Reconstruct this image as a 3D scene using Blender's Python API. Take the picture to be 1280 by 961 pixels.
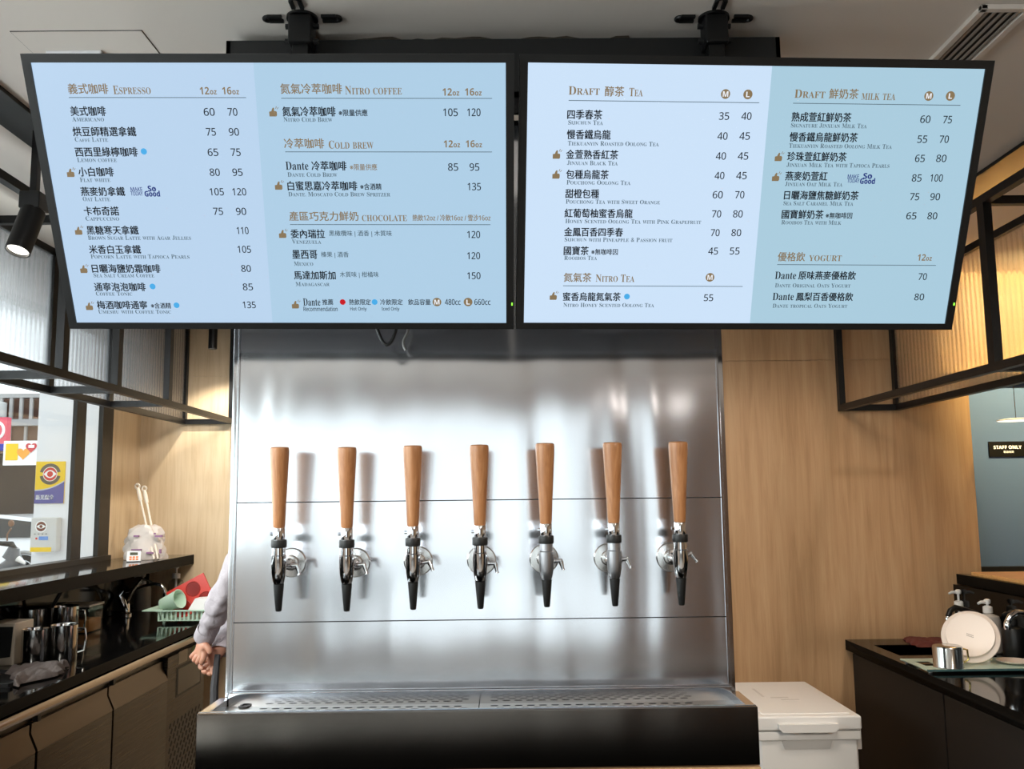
import bpy, bmesh, math, random
from mathutils import Vector, Matrix
random.seed(7)
PI = math.pi
sc = bpy.context.scene
C = sc.collection
for o in list(bpy.data.objects): bpy.data.objects.remove(o)

# ---------------------------------------------------------------- camera
F_PX, PITCH, YAW, ROLL = 1143.33, .122206, .009182, -.011538
EYE = Vector((0, 0, 1.5))
cf = Vector((math.sin(YAW)*math.cos(PITCH), math.cos(YAW)*math.cos(PITCH), math.sin(PITCH)))
_r = Vector((math.cos(YAW), -math.sin(YAW), 0)); _u = _r.cross(cf)
cr = math.cos(ROLL)*_r + math.sin(ROLL)*_u
cu = -math.sin(ROLL)*_r + math.cos(ROLL)*_u
cam = bpy.data.cameras.new('camera'); cam.sensor_width = 36; cam.lens = 36*F_PX/1280; cam.clip_end = 200
co = bpy.data.objects.new('camera', cam); C.objects.link(co)
M = Matrix((cr, cu, -cf)).transposed().to_4x4(); M.translation = EYE
co.matrix_world = M
sc.camera = co

# ---------------------------------------------------------------- view, world, big lights
sc.view_settings.view_transform = 'Standard'; sc.view_settings.look = 'None'
sc.view_settings.gamma = 1; sc.view_settings.use_curve_mapping = False
sc.view_settings.exposure = 0.0
wd = bpy.data.worlds.new('overcast_sky'); wd.use_nodes = True; sc.world = wd
wd.node_tree.nodes['Background'].inputs[0].default_value = (.93, .96, 1, 1)
wd.node_tree.nodes['Background'].inputs[1].default_value = 2.0

def area(name, loc, rot, sx, sy, power, col):
    l = bpy.data.lights.new(name, 'AREA'); l.shape = 'RECTANGLE'; l.size = sx; l.size_y = sy; l.energy = power; l.color = col
    o = bpy.data.objects.new(name, l); o.location = loc; o.rotation_euler = rot; C.objects.link(o); return o
def spot(name, loc, target, power, col, ang=70, blend=.6, r=.04):
    l = bpy.data.lights.new(name, 'SPOT'); l.energy = power; l.color = col; l.spot_size = math.radians(ang); l.spot_blend = blend; l.shadow_soft_size = r
    o = bpy.data.objects.new(name, l); o.location = loc
    o.rotation_euler = (Vector(target)-Vector(loc)).to_track_quat('-Z', 'Y').to_euler(); C.objects.link(o); return o
H = 2.6                      # ceiling height
WL, WR = 5.2, 4.3            # back walls of the left and right alcove
area('storefront_daylight', (-.95, -4.75, 1.25), (-PI/2, 0, 0), 4.2, 2.2, 56, (.96, .98, 1))
area('side_window_daylight', (-2.35, .2, 1.75), (0, -PI/2, 0), 1.1, 6.4, 185, (.95, .98, 1))
WARM = (1, .88, .74); NEUT = (1, .95, .89)

# ---------------------------------------------------------------- helpers
def ray(px, py, X=None, Y=None, Z=None, plane=None):
    d = cf + cr*((px-640)/F_PX) - cu*((py-480.5)/F_PX)
    if plane: return EYE + d*((plane[0]-EYE).dot(plane[1])/d.dot(plane[1]))
    t = (Y-EYE.y)/d.y if Y is not None else ((Z-EYE.z)/d.z if Z is not None else (X-EYE.x)/d.x)
    return EYE + d*t
def lin(c):
    c = c/255
    return c/12.92 if c <= .04045 else ((c+.055)/1.055)**2.4
def rgb(*c): return (lin(c[0]), lin(c[1]), lin(c[2]), 1)
MATS = {}
def mat(name, col=(200, 200, 200), rough=.5, metal=0, emit=None, es=1, spec=None, coat=0, trans=0, ior=None, aniso=0):
    if name in MATS: return MATS[name]
    m = bpy.data.materials.new(name); m.use_nodes = True; b = m.node_tree.nodes['Principled BSDF']
    b.inputs['Base Color'].default_value = rgb(*col); b.inputs['Roughness'].default_value = rough; b.inputs['Metallic'].default_value = metal
    if emit: b.inputs['Emission Color'].default_value = rgb(*emit); b.inputs['Emission Strength'].default_value = es
    if spec is not None: b.inputs['Specular IOR Level'].default_value = spec
    if coat: b.inputs['Coat Weight'].default_value = coat; b.inputs['Coat Roughness'].default_value = .05
    if trans: b.inputs['Transmission Weight'].default_value = trans
    if ior: b.inputs['IOR'].default_value = ior
    if aniso: b.inputs['Anisotropic'].default_value = aniso
    MATS[name] = m; return m
def nd(m, t, **kw):
    n = m.node_tree.nodes.new(t)
    for k, v in kw.items(): setattr(n, k, v)
    return n
def lk(m, a, b): m.node_tree.links.new(a, b)
def bsdf(m): return m.node_tree.nodes['Principled BSDF']
def coords(m, scale, kind='Object'):
    tc = nd(m, 'ShaderNodeTexCoord'); mp = nd(m, 'ShaderNodeMapping'); mp.inputs['Scale'].default_value = scale
    if kind == 'World':
        g = nd(m, 'ShaderNodeNewGeometry'); lk(m, g.outputs['Position'], mp.inputs[0])
    else: lk(m, tc.outputs[kind], mp.inputs[0])
    return mp.outputs[0]
def noise(m, vec, scale, detail=3, rough=.5, dist=0):
    n = nd(m, 'ShaderNodeTexNoise'); n.inputs['Scale'].default_value = scale; n.inputs['Detail'].default_value = detail
    n.inputs['Roughness'].default_value = rough; n.inputs['Distortion'].default_value = dist; lk(m, vec, n.inputs['Vector']); return n.outputs[0]
def ramp(m, fac, stops):
    r = nd(m, 'ShaderNodeValToRGB'); e = r.color_ramp.elements
    while len(e) < len(stops): e.new(.5)
    for i, (p, c) in enumerate(stops): e[i].position = p; e[i].color = c
    lk(m, fac, r.inputs[0]); return r.outputs[0]
def bump(m, h, strength, dist, normal=None):
    b = nd(m, 'ShaderNodeBump'); b.inputs['Strength'].default_value = strength; b.inputs['Distance'].default_value = dist
    lk(m, h, b.inputs['Height'])
    if normal: lk(m, normal, b.inputs['Normal'])
    return b.outputs[0]
def wood(name, c0, c1, c2, rough=.45, sc_=(14, 14, .9)):
    m = mat(name, c1, rough); v = coords(m, sc_, 'World')
    n = noise(m, v, 2.2, 6, .62, .6); f = noise(m, coords(m, (260, 260, 5), 'World'), 1, 2)
    mx = nd(m, 'ShaderNodeMath', operation='MULTIPLY_ADD'); lk(m, f, mx.inputs[0]); mx.inputs[1].default_value = .28; 
    mx2 = nd(m, 'ShaderNodeMath', operation='SUBTRACT'); lk(m, n, mx2.inputs[0]); mx2.inputs[1].default_value = .14; lk(m, mx2.outputs[0], mx.inputs[2])
    lk(m, ramp(m, mx.outputs[0], [(.3, rgb(*c0)), (.5, rgb(*c1)), (.72, rgb(*c2))]), bsdf(m).inputs['Base Color'])
    return m
def brushed(name, col, rough, aniso, wave=0, fine=.02):
    m = mat(name, col, rough, 1, aniso=aniso); b = bsdf(m)
    tg = nd(m, 'ShaderNodeCombineXYZ'); tg.inputs[0].default_value = 1
    lk(m, tg.outputs[0], b.inputs['Tangent'])
    n = noise(m, coords(m, (6, 6, 900), 'World'), 1, 2); n2 = noise(m, coords(m, (700, 6, 8), 'World'), 1, 2)
    ad = nd(m, 'ShaderNodeMath', operation='ADD'); lk(m, n, ad.inputs[0]); lk(m, n2, ad.inputs[1])
    lk(m, ramp(m, ad.outputs[0], [(.35, (rough*.8,)*3+(1,)), (.65, (rough*1.25,)*3+(1,))]), b.inputs['Roughness'])
    if wave:
        w = noise(m, coords(m, (7, 1, .8), 'World'), 1.3, 0, .4, .4)
        lk(m, bump(m, w, 1, wave), b.inputs['Normal'])
    return m

class BM:
    """collects shapes, links them as one mesh object"""
    def __init__(s): s.b = bmesh.new(); s.mi = 0; s.mats = []
    def use(s, m):
        if m not in s.mats: s.mats.append(m)
        s.mi = s.mats.index(m); return s
    def add(s, vs, fs):
        v = [s.b.verts.new(p) for p in vs]
        for f in fs:
            try: q = s.b.faces.new([v[i] for i in f]); q.material_index = s.mi
            except ValueError: pass
        return s
    def box(s, x0, x1, y0, y1, z0, z1, bev=0, R=None, T=None):
        b = bmesh.new(); bmesh.ops.create_cube(b, size=1)
        for v in b.verts: v.co = Vector(((x0+x1)/2+v.co.x*(x1-x0), (y0+y1)/2+v.co.y*(y1-y0), (z0+z1)/2+v.co.z*(z1-z0)))
        if bev: bmesh.ops.bevel(b, geom=b.edges[:], offset=bev, segments=3, affect='EDGES', profile=.7)
        return s.merge(b, R, T)
    def merge(s, b, R=None, T=None):
        if R is not None: bmesh.ops.transform(b, matrix=R.to_4x4() if len(R) == 3 else R, verts=b.verts[:])
        if T is not None: bmesh.ops.translate(b, vec=Vector(T), verts=b.verts[:])
        b.verts.index_update()
        s.add([v.co.copy() for v in b.verts], [[v.index for v in f.verts] for f in b.faces]); b.free(); return s
    def lathe(s, prof, c=(0, 0, 0), axis=(0, 0, 1), n=28, cap=True):
        ax = Vector(axis).normalized(); q = Vector((0, 0, 1)).rotation_difference(ax); c = Vector(c)
        vs = []; fs = []
        for r, z in prof:
            for k in range(n):
                a = 2*PI*k/n; vs.append(c+q @ Vector((r*math.cos(a), r*math.sin(a), z)))
        for i in range(len(prof)-1):
            for k in range(n):
                k2 = (k+1) % n; fs.append((i*n+k, i*n+k2, (i+1)*n+k2, (i+1)*n+k))
        if cap:
            if prof[0][0] > 1e-5: fs.append(tuple(range(n-1, -1, -1)))
            if prof[-1][0] > 1e-5: fs.append(tuple(range((len(prof)-1)*n, len(prof)*n)))
        return s.add(vs, fs)
    def tube(s, pts, r, n=12, closed=False):
        pts = [Vector(p) for p in pts]; rs = r if isinstance(r, (list, tuple)) else [r]*len(pts)
        vs = []; fs = []; up = None; m = len(pts)
        for i, p in enumerate(pts):
            t = (pts[(i+1) % m]-pts[i-1] if closed else pts[min(i+1, m-1)]-pts[max(i-1, 0)]).normalized()
            if up is None: up = Vector((0, 0, 1)) if abs(t.z) < .9 else Vector((1, 0, 0))
            a = t.cross(up).normalized(); up = a.cross(t)
            for k in range(n):
                w = 2*PI*k/n; vs.append(p+(a*math.cos(w)+up*math.sin(w))*rs[i])
        for i in range(m if closed else m-1):
            j = (i+1) % m
            for k in range(n):
                k2 = (k+1) % n; fs.append((i*n+k, i*n+k2, j*n+k2, j*n+k))
        if not closed: fs += [tuple(range(n-1, -1, -1)), tuple(range((m-1)*n, m*n))]
        return s.add(vs, fs)
    def bar(s, a, b, w, h=None):
        """square bar from a to b"""
        a = Vector(a); b = Vector(b); h = h or w; t = (b-a).normalized()
        up = Vector((0, 0, 1)) if abs(t.z) < .9 else Vector((0, 1, 0))
        x = t.cross(up).normalized()*w/2; y = x.cross(t).normalized()*h/2
        return s.add([a-x-y, a+x-y, a+x+y, a-x+y, b-x-y, b+x-y, b+x+y, b-x+y],
                     [(0, 3, 2, 1), (4, 5, 6, 7), (0, 1, 5, 4), (1, 2, 6, 5), (2, 3, 7, 6), (3, 0, 4, 7)])
    def prism(s, poly, f0, f1):
        """poly of (u,v); f0/f1 map (u,v)->3d for the two ends"""
        n = len(poly); vs = [f0(*p) for p in poly]+[f1(*p) for p in poly]
        return s.add(vs, [tuple(range(n-1, -1, -1)), tuple(range(n, 2*n))]+[(i, (i+1) % n, n+(i+1) % n, n+i) for i in range(n)])
    def disc(s, c, r, n=24, squash=1):
        c = Vector(c); return s.add([c+Vector((r*math.cos(2*PI*k/n), 0, r*math.sin(2*PI*k/n)*squash)) for k in range(n)], [tuple(range(n))])
def fin(name, B, m=None, parent=None, smooth=True, loc=None):
    """link as one mesh object. With a parent the shapes are in world coordinates unless the parent is rotated / local"""
    b = B.b
    if B.mats == [] and m: B.mats = [m]
    bmesh.ops.recalc_face_normals(b, faces=b.faces[:])
    off = None
    if parent is not None and parent.get('_world'): off = Vector(parent['_world'])
    elif loc is not None: off = Vector(loc)
    if off is not None: bmesh.ops.translate(b, vec=-off, verts=b.verts[:])
    if smooth:
        for f in b.faces: f.smooth = True
        for e in b.edges:
            if len(e.link_faces) == 2 and e.calc_face_angle(0) > .55: e.smooth = False
    me = bpy.data.meshes.new(name); b.to_mesh(me); b.free()
    for x in B.mats: me.materials.append(x)
    o = bpy.data.objects.new(name, me); C.objects.link(o)
    if parent is not None:
        o.parent = parent
        if parent.get('_world'): o['_world'] = parent['_world']
    elif loc is not None: o.location = loc
    return o
def tag(o, label, cat, group=None):
    o['label'] = label; o['category'] = cat
    if group: o['group'] = group
    return o
def thing(name, label, cat, loc=(0, 0, 0), group=None, local=False, rot=None):
    o = bpy.data.objects.new(name, None); C.objects.link(o); o.location = loc; o.empty_display_size = .05
    if rot: o.rotation_euler = rot
    if not local: o['_world'] = tuple(loc)
    return tag(o, label, cat, group)
def struct(name, B, m=None, parent=None):
    o = fin(name, B, m, parent)
    if parent is None: o['kind'] = 'structure'
    return o
def dup(root, loc, label=None):
    r = root.copy(); C.objects.link(r); r.location = loc
    if label: r['label'] = label
    for ch in root.children:
        c = ch.copy(); C.objects.link(c); c.parent = r
        for g in ch.children:
            d = g.copy(); C.objects.link(d); d.parent = c
    return r

# ---------------------------------------------------------------- materials
BLACK = mat('black_powder_coat', (11, 11, 12), .42, spec=.35)
BLACKM = mat('black_matte_plastic', (14, 14, 15), .55)
CHROME = mat('polished_chrome', (225, 225, 228), .07, 1)
STEELP = mat('polished_steel_trim', (215, 217, 222), .12, 1)
STEELC = mat('stainless_cup', (200, 198, 195), .13, 1)
PAINT = mat('ceiling_paint', (214, 205, 197), .8)
nn = noise(PAINT, coords(PAINT, (1, 1, 1), 'World'), 40, 3); lk(PAINT, bump(PAINT, nn, .06, .003), bsdf(PAINT).inputs['Normal'])
WHITEP = mat('white_paint', (238, 238, 240), .6)
OAK_L = wood('oak_veneer_pale', (206, 180, 142), (218, 194, 158), (226, 204, 172))
OAK_R = wood('oak_veneer_brown', (170, 132, 94), (184, 146, 107), (194, 158, 120))
BEECH = wood('beech_handle', (150, 98, 58), (169, 115, 72), (185, 133, 90), .38, (40, 40, 4))
BOARD = wood('board_wood', (206, 146, 82), (222, 166, 100), (232, 184, 120), .45, (3, 30, 30))
STEEL = brushed('brushed_steel_panel', (226, 226, 230), .115, .62, .005)
STEELD = brushed('brushed_steel_front', (118, 110, 103), .16, .6, .004)
STEELT = brushed('brushed_steel_tray', (200, 198, 194), .22, .3, .002)
STEELF = mat('fridge_steel', (62, 55, 49), .32, 1)
nn = noise(STEELF, coords(STEELF, (4, 4, 500), 'World'), 1, 2); lk(STEELF, ramp(STEELF, nn, [(.3, (.24,)*3+(1,)), (.7, (.38,)*3+(1,))]), bsdf(STEELF).inputs['Roughness'])
STONE = mat('polished_black_stone', (7, 7, 7), .07, spec=.13)
nn = noise(STONE, coords(STONE, (1, 1, 1), 'World'), 160, 4); lk(STONE, ramp(STONE, nn, [(.55, rgb(8, 8, 8)), (.75, rgb(26, 23, 21))]), bsdf(STONE).inputs['Base Color'])
HONED = mat('honed_stone_edge', (9, 9, 9), .5, spec=.06)
def edges_honed(o):
    o.data.materials.append(HONED)
    for p in o.data.polygons:
        if abs(p.normal.z) < .8: p.material_index = 1
    return o
DARKCAB = mat('dark_brown_laminate', (36, 31, 28), .5, spec=.15)
WHITEPL = mat('white_plastic', (236, 234, 232), .42)
GREYPL = mat('grey_plastic', (150, 148, 146), .45)
RUBBER = mat('black_rubber', (12, 12, 12), .5)
FLOORM = mat('grey_floor_tile', (150, 144, 138), .4)
nn = noise(FLOORM, coords(FLOORM, (1, 1, 1), 'World'), 6, 4); lk(FLOORM, ramp(FLOORM, nn, [(.3, rgb(138, 132, 127)), (.7, rgb(168, 161, 154))]), bsdf(FLOORM).inputs['Base Color'])
def pane_mat(name, tint, gl):
    m = mat(name, (255, 255, 255)); nt = m.node_tree; nt.nodes.remove(bsdf(m))
    t = nd(m, 'ShaderNodeBsdfTransparent'); t.inputs[0].default_value = tint; g = nd(m, 'ShaderNodeBsdfGlossy'); g.inputs['Roughness'].default_value = .02
    lw = nd(m, 'ShaderNodeLayerWeight'); lw.inputs[0].default_value = .5
    p4 = nd(m, 'ShaderNodeMath', operation='POWER'); lk(m, lw.outputs['Facing'], p4.inputs[0]); p4.inputs[1].default_value = 5
    f = nd(m, 'ShaderNodeMath', operation='MULTIPLY_ADD'); lk(m, p4.outputs[0], f.inputs[0]); f.inputs[1].default_value = .5; f.inputs[2].default_value = gl; x = nd(m, 'ShaderNodeMixShader')
    lk(m, f.outputs[0], x.inputs[0]); lk(m, t.outputs[0], x.inputs[1]); lk(m, g.outputs[0], x.inputs[2])
    lk(m, x.outputs[0], nt.nodes['Material Output'].inputs[0]); return m
GLASS = pane_mat('window_glass', (.93, .97, .96, 1), .02)
CLEAR = pane_mat('clear_plastic', (.80, .82, .82, 1), .05)
GREENGL = pane_mat('green_tray_glass', (.62, .80, .72, 1), .05)
def fluted_mat():
    m = mat('fluted_polycarbonate', (255, 255, 255)); nt = m.node_tree; nt.nodes.remove(bsdf(m))
    w = nd(m, 'ShaderNodeTexWave', wave_type='BANDS', bands_direction='Y', wave_profile='SIN'); w.inputs['Scale'].default_value = 9
    g0 = nd(m, 'ShaderNodeNewGeometry'); lk(m, g0.outputs['Position'], w.inputs[0])
    nb = bump(m, w.outputs[1], .5, .003)
    r = nd(m, 'ShaderNodeBsdfRefraction'); r.inputs['Roughness'].default_value = .09; r.inputs['IOR'].default_value = 1.12; r.inputs[0].default_value = (.86, .86, .87, 1)
    tr = nd(m, 'ShaderNodeBsdfTransparent'); tr.inputs[0].default_value = (.85, .85, .86, 1)
    tl = nd(m, 'ShaderNodeBsdfTranslucent'); tl.inputs[0].default_value = (.8, .8, .82, 1)
    gl = nd(m, 'ShaderNodeBsdfGlossy'); gl.inputs['Roughness'].default_value = .14
    for q in (r, gl): lk(m, nb, q.inputs['Normal'])
    def mix(f, a, b):
        x = nd(m, 'ShaderNodeMixShader'); x.inputs[0].default_value = f; lk(m, a.outputs[0], x.inputs[1]); lk(m, b.outputs[0], x.inputs[2]); return x
    x = mix(.10, mix(.22, mix(.35, r, tr), tl), gl)
    lk(m, x.outputs[0], nt.nodes['Material Output'].inputs[0]); return m
FLUTED = fluted_mat()

# ================================================================ the setting
FX0, FX1, FY0 = -2.064, 3.7, -4.6
struct('floor', BM().box(FX0-.1, FX1, FY0, WL, -.1, 0), FLOORM)
struct('ceiling', BM().box(FX0-.25, FX1, FY0-.2, WL+.1, H, H+.12), PAINT)
# left alcove back wall with its panel groove (z 2.22), a step wall hidden behind the taps, right alcove wall
GL_ = ray(250, 471, Y=WL).z
struct('wall_back', BM().box(FX0-.02, -.1, WL, WL+.1, 0, GL_-.003).box(FX0-.02, -.1, WL+.006, WL+.1, GL_-.003, GL_+.003).box(FX0-.02, -.1, WL, WL+.1, GL_+.003, H), OAK_L)
GR_ = ray(980, 451, Y=WR).z
WX = 2.207
struct('wall_back_right', BM().box(-.1, WX, WR, WR+.1, 0, GR_-.003).box(-.1, WX, WR+.006, WR+.1, GR_-.003, GR_+.003).box(-.1, WX, WR, WR+.1, GR_+.003, H).box(-.1, 0, WR+.1, WL+.1, 0, H), OAK_R)
DY = 4.5
DTOP = ray(1250, 478, Y=DY).z
struct('wall_corridor', BM().box(WX, FX1, DY+.0, DY+.1, DTOP+.03, H).box(WX-.02, WX, WR+.1, DY+.1, 0, H), OAK_R)
struct('wall_right', BM().box(FX1, FX1+.1, FY0, WL, 0, H), mat('plaster_warm', (176, 150, 122), .7))
# wall behind the camera: dark timber right half, glazed storefront left half
struct('wall_front', BM().box(1.15, FX1, FY0-.1, FY0, 0, H).box(-3.05, 1.15, FY0-.1, FY0, 2.35, H).box(-3.05, 1.15, FY0-.1, FY0, 0, .12).box(FX0-.9, -3.0, FY0-.1, FY0, 0, H), mat('dark_timber_wall', (122, 86, 58), .5))
b = BM()
for x in (-3.0, -2.1, -1.55, -.72, -.38, .42, .56, 1.1): b.box(x-.03, x+.03, FY0-.06, FY0+.02, .12, 2.35)
b.box(-3.0, 1.12, FY0-.05, FY0, .8, .84)
w1 = struct('window_1', b, BLACK)
struct('window_pane', BM().box(-3.0, 1.1, FY0-.045, FY0-.035, .12, 2.35), GLASS, w1)
# left glazed wall over the stone ledge
LB, LF, LZ = -2.064, -1.738, 1.2015
GT = 2.34
YF0 = ray(125, 600, X=LB).y; YF1 = ray(138, 600, X=LB).y
YM0 = ray(92, 600, X=LB).y; YM1 = ray(104, 600, X=LB).y
struct('wall_left', BM().box(LB-.06, LB, FY0, WL, 0, LZ-.06).box(LB-.06, LB, FY0, WL, GT, H), PAINT)
struct('wall_return', BM().box(LB-.02, LB+.004, YF1, WL, LZ-.05, GT), OAK_L)
FRAMEM = mat('bronze_window_frame', (46, 40, 33), .42, spec=.3)
b = BM().box(LB-.02, LB+.004, YF0, YF1, LZ, GT).box(LB-.018, LB+.002, YM0, YM1, LZ, GT).box(LB-.05, LB+.02, FY0, YF1, LZ-.01, LZ+.024).box(LB-.06, LB, FY0, YF1, GT-.03, GT)
for y in (2.6, .9, -.8, -2.5): b.box(LB-.018, LB+.002, y-.04, y+.04, LZ, GT)
w2 = struct('window_2', b, FRAMEM)
struct('window_pane', BM().box(LB-.016, LB-.009, FY0, YF0, LZ, GT), GLASS, w2)
# staff door: frosted glass leaf in a black frame
FROST = mat('frosted_door_glass', (66, 84, 116), .22, spec=.5)
DB = ray(1250, 708, Y=DY).z
d1 = struct('door_1', BM().box(WX, 3.5, DY+.02, DY+.03, DB, DTOP), FROST)
struct('door_frame', BM().box(WX, 3.5, DY-.01, DY+.06, DTOP, DTOP+.05).box(WX, 3.5, DY-.01, DY+.06, DB-.05, DB).box(WX, 3.5, DY+.0, DY+.05, 0, DB-.05).box(3.46, 3.5, DY-.01, DY+.06, 0, DTOP), BLACK, d1)

# ---------------------------------------------------------------- writing
FONTQ = []
def serif(s): return ''.join(chr(0x1D400+ord(x)-65) if 'A' <= x <= 'Z' else chr(0x1D41A+ord(x)-97) if 'a' <= x <= 'z' else x for x in s)
def sans(s, bold=False):
    A, a, d = (0x1D5D4, 0x1D5EE, 0x1D7EC) if bold else (0x1D5A0, 0x1D5BA, 0x1D7E2)
    return ''.join(chr(A+ord(x)-65) if 'A' <= x <= 'Z' else chr(a+ord(x)-97) if 'a' <= x <= 'z' else chr(d+ord(x)-48) if '0' <= x <= '9' else x for x in s)
def smallcaps(s):
    """[(text, relative height)] runs so that capitals stand taller than the rest"""
    return s
def text_polys(jobs):
    """jobs: list of (string, offset). returns for each ([verts2d], [faces]) of the filled lettering"""
    obs = []
    for s, off in jobs:
        c = bpy.data.curves.new('lettering', 'FONT'); c.body = s; c.size = 1; c.offset = off; c.resolution_u = 3
        o = bpy.data.objects.new('lettering', c); C.objects.link(o); obs.append(o)
    bpy.context.view_layer.update(); dg = bpy.context.evaluated_depsgraph_get()
    out = []
    for o in obs:
        me = bpy.data.meshes.new_from_object(o.evaluated_get(dg))
        out.append(([(v.co.x, v.co.y) for v in me.vertices], [tuple(p.vertices) for p in me.polygons]))
        bpy.data.meshes.remove(me); c = o.data; bpy.data.objects.remove(o); bpy.data.curves.remove(c)
    return out
def place_text(B, poly, u0, u1, wc, h, y, shifts=((0, 0),)):
    vs, fs = poly
    if not vs: return
    x0 = min(v[0] for v in vs); x1 = max(v[0] for v in vs); z0 = min(v[1] for v in vs); z1 = max(v[1] for v in vs)
    sx = (u1-u0)/(x1-x0); sz = h/(z1-z0)
    for dx, dz in shifts:
        B.add([Vector((u0+(v[0]-x0)*sx+dx, y, wc+(v[1]-(z0+z1)/2)*sz+dz)) for v in vs], fs)

# ================================================================ televisions
INK = mat('screen_ink', (8, 9, 10), .5, emit=(24, 30, 38), es=1, spec=.2); GOLD = mat('screen_gold', (10, 9, 8), .5, emit=(136, 116, 86), es=1, spec=.2); GREYI = mat('screen_grey_ink', (8, 9, 10), .5, emit=(84, 104, 116), es=1, spec=.2)
NAVY = mat('screen_navy', (4, 5, 9), .5, emit=(44, 60, 128), es=1, spec=.2); DOTB = mat('screen_blue_dot', (5, 8, 10), .5, emit=(72, 172, 232), es=1, spec=.2); DOTR = mat('screen_red_dot', (9, 4, 4), .5, emit=(200, 16, 30), es=1, spec=.2)
WHT = mat('screen_white', (10, 10, 10), .5, emit=(240, 244, 250), es=1, spec=.2)
TX = dict(
 c=('ink', 11.6, 0, .30), h=('gold', 12.2, .0, .22), H=('gold', 10, 0, 0), s=('grey', 5.6, 0, 0), n=('ink', 9.3, 0, .14), z=('gold', 8.8, 0, .22),
 t=('ink', 8.0, 0, .16), T=('gold', 8, 0, .1), g=('grey', 8.6, 0, .10), G=('gold', 8.2, 0, .16), D=('ink', 10.2, 0, 0), f=('ink', 8.0, 0, .12), e=('ink', 6.4, 0, .08), v=('navy', 5.2, 0, .1), V=('navy', 7.4, 0, .2))
LTV = [('h','義式咖啡',84,134,111),('H','ESPRESSO',140.5,187.5,112.5),('z','12oz',249,270,113.5),('z','16oz',277,298,113.5),
('c','美式咖啡',87,131,139),('s','AMERICANO',89,129,149),('n','60',254,267.5,140),('n','70',284,296,140),
('c','烘豆師精選拿鐵',90,169,164.5),('s','CAFFÈ LATTE',92.5,134,174.5),('n','75',257,269,165),('n','90',285.5,298,165),
('c','西西里綠檸咖啡',93,171,190),('s','LEMON coffee',95.5,145,200),('n','65',259,272,190.5),('n','75',288,300,190.5),
('c','小白咖啡',97,141,215),('s','FLAT white',99,137,225),('n','80',261.5,274,215.5),('n','95',290,302.5,215.5),
('c','燕麥奶拿鐵',100,155,239.5),('s','OAT LATTE',102.5,136.5,249),('v','MAKE',162.5,177,236.8),('v','TODAY',162.5,177.5,242.2),('V','So',184,194,236),('V','Good',180,199,242.3),('n','105',261.5,279,240),('n','120',290,307,240),
('c','卡布奇諾',104,147.5,264),('s','CAPPUCCINO',106,148,273.5),('n','75',266,278,264.5),('n','90',294.5,307,264.5),
('c','黑糖寒天拿鐵',107.5,172,288),('s','BROWN SUGAR LATTE with AGAR JELLIES',109,238,297.5),('n','110',295.5,310,288.5),
('c','米香白玉拿鐵',110.5,175,312),('s','POPCORN LATTE with TAPIOCA PEARLS',112.5,236,321),('n','105',296.5,313,312),
('c','日曬海鹽奶霜咖啡',114,199.5,336),('s','SEA SALT CREAM COFFEE',116,192,344.5),('n','80',301,313,336),
('c','通寧泡泡咖啡',117,181,359),('s','COFFEE TONIC',119,164.5,367.5),('n','85',303,315.5,359),
('c','梅酒咖啡通寧',120.5,183,381.5),('t','※含酒精',188,213,382.5),('s','UMESHU with COFFEE TONIC',122,213,390),('n','135',303,319,381.5),
('h','氮氣冷萃咖啡',350,427,111),('H','NITRO coffee',431,502,113),('z','12oz',553,574,115),('z','16oz',581,602,115),
('c','氮氣冷萃咖啡',352.5,419,139.5),('t','※限量供應',423,459,141),('s','NITRO COLD BREW',354,415,149.5),('n','105',554,572,140.5),('n','120',584,600.5,140.5),
('h','冷萃咖啡',354.5,404.5,179.5),('H','COLD brew',410.5,466.5,181),('z','12oz',554.5,575,180),('z','16oz',582,602.5,180),
('D','Dante',356.5,385,207.5),('c','冷萃咖啡',389,432.5,207.5),('T','※限量供應',437,471,209),('s','DANTE COLD BREW',359,421,218.5),('n','85',560,572.5,209),('n','95',587,599,209),
('c','白蜜思嘉冷萃咖啡',359,446,232.5),('t','※含酒精',450,476.5,233.5),('s','DANTE. MOSCATO COLD BREW SPRITZER',360,487.5,243),('n','135',584.5,601,233.5),
('h','產區巧克力鮮奶',361,447.5,270.5),('H','chocolate',452,508.5,272),('G','熱飲12oz / 冷飲16oz / 雪沙16oz',515.5,613,272.5),
('c','委內瑞拉',363,405.5,292.5),('g','黑橄欖味 | 酒香 | 木質味',411,489.5,292.5),('s','VENEZUELA',364.5,401,302.5),('n','120',584,600,293.5),
('c','墨西哥',365,396,318.5),('g','榛果 | 酒香',401,435.5,319),('s','MEXICO',367,391,330),('n','120',584,600,320),
('c','馬達加斯加',367,419,344.5),('g','木質味 | 柑橘味',424.5,473,344),('s','MADAGASCAR',369,411.5,355.5),('n','150',584,600.5,345),
('D','Dante',378.5,400,378),('f','推薦',402.5,416,378),('e','Recommendation',379,421.5,386.5),('f','熱飲限定',436,463,378),('e','Hot Only',437.5,458,387),('f','冷飲限定',475,503,378),('e','Iced Only',477,499,387),('f','飲品容量',510,538,378),('f','480cc',556,575.5,378),('f','660cc',593,613,378)]
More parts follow.
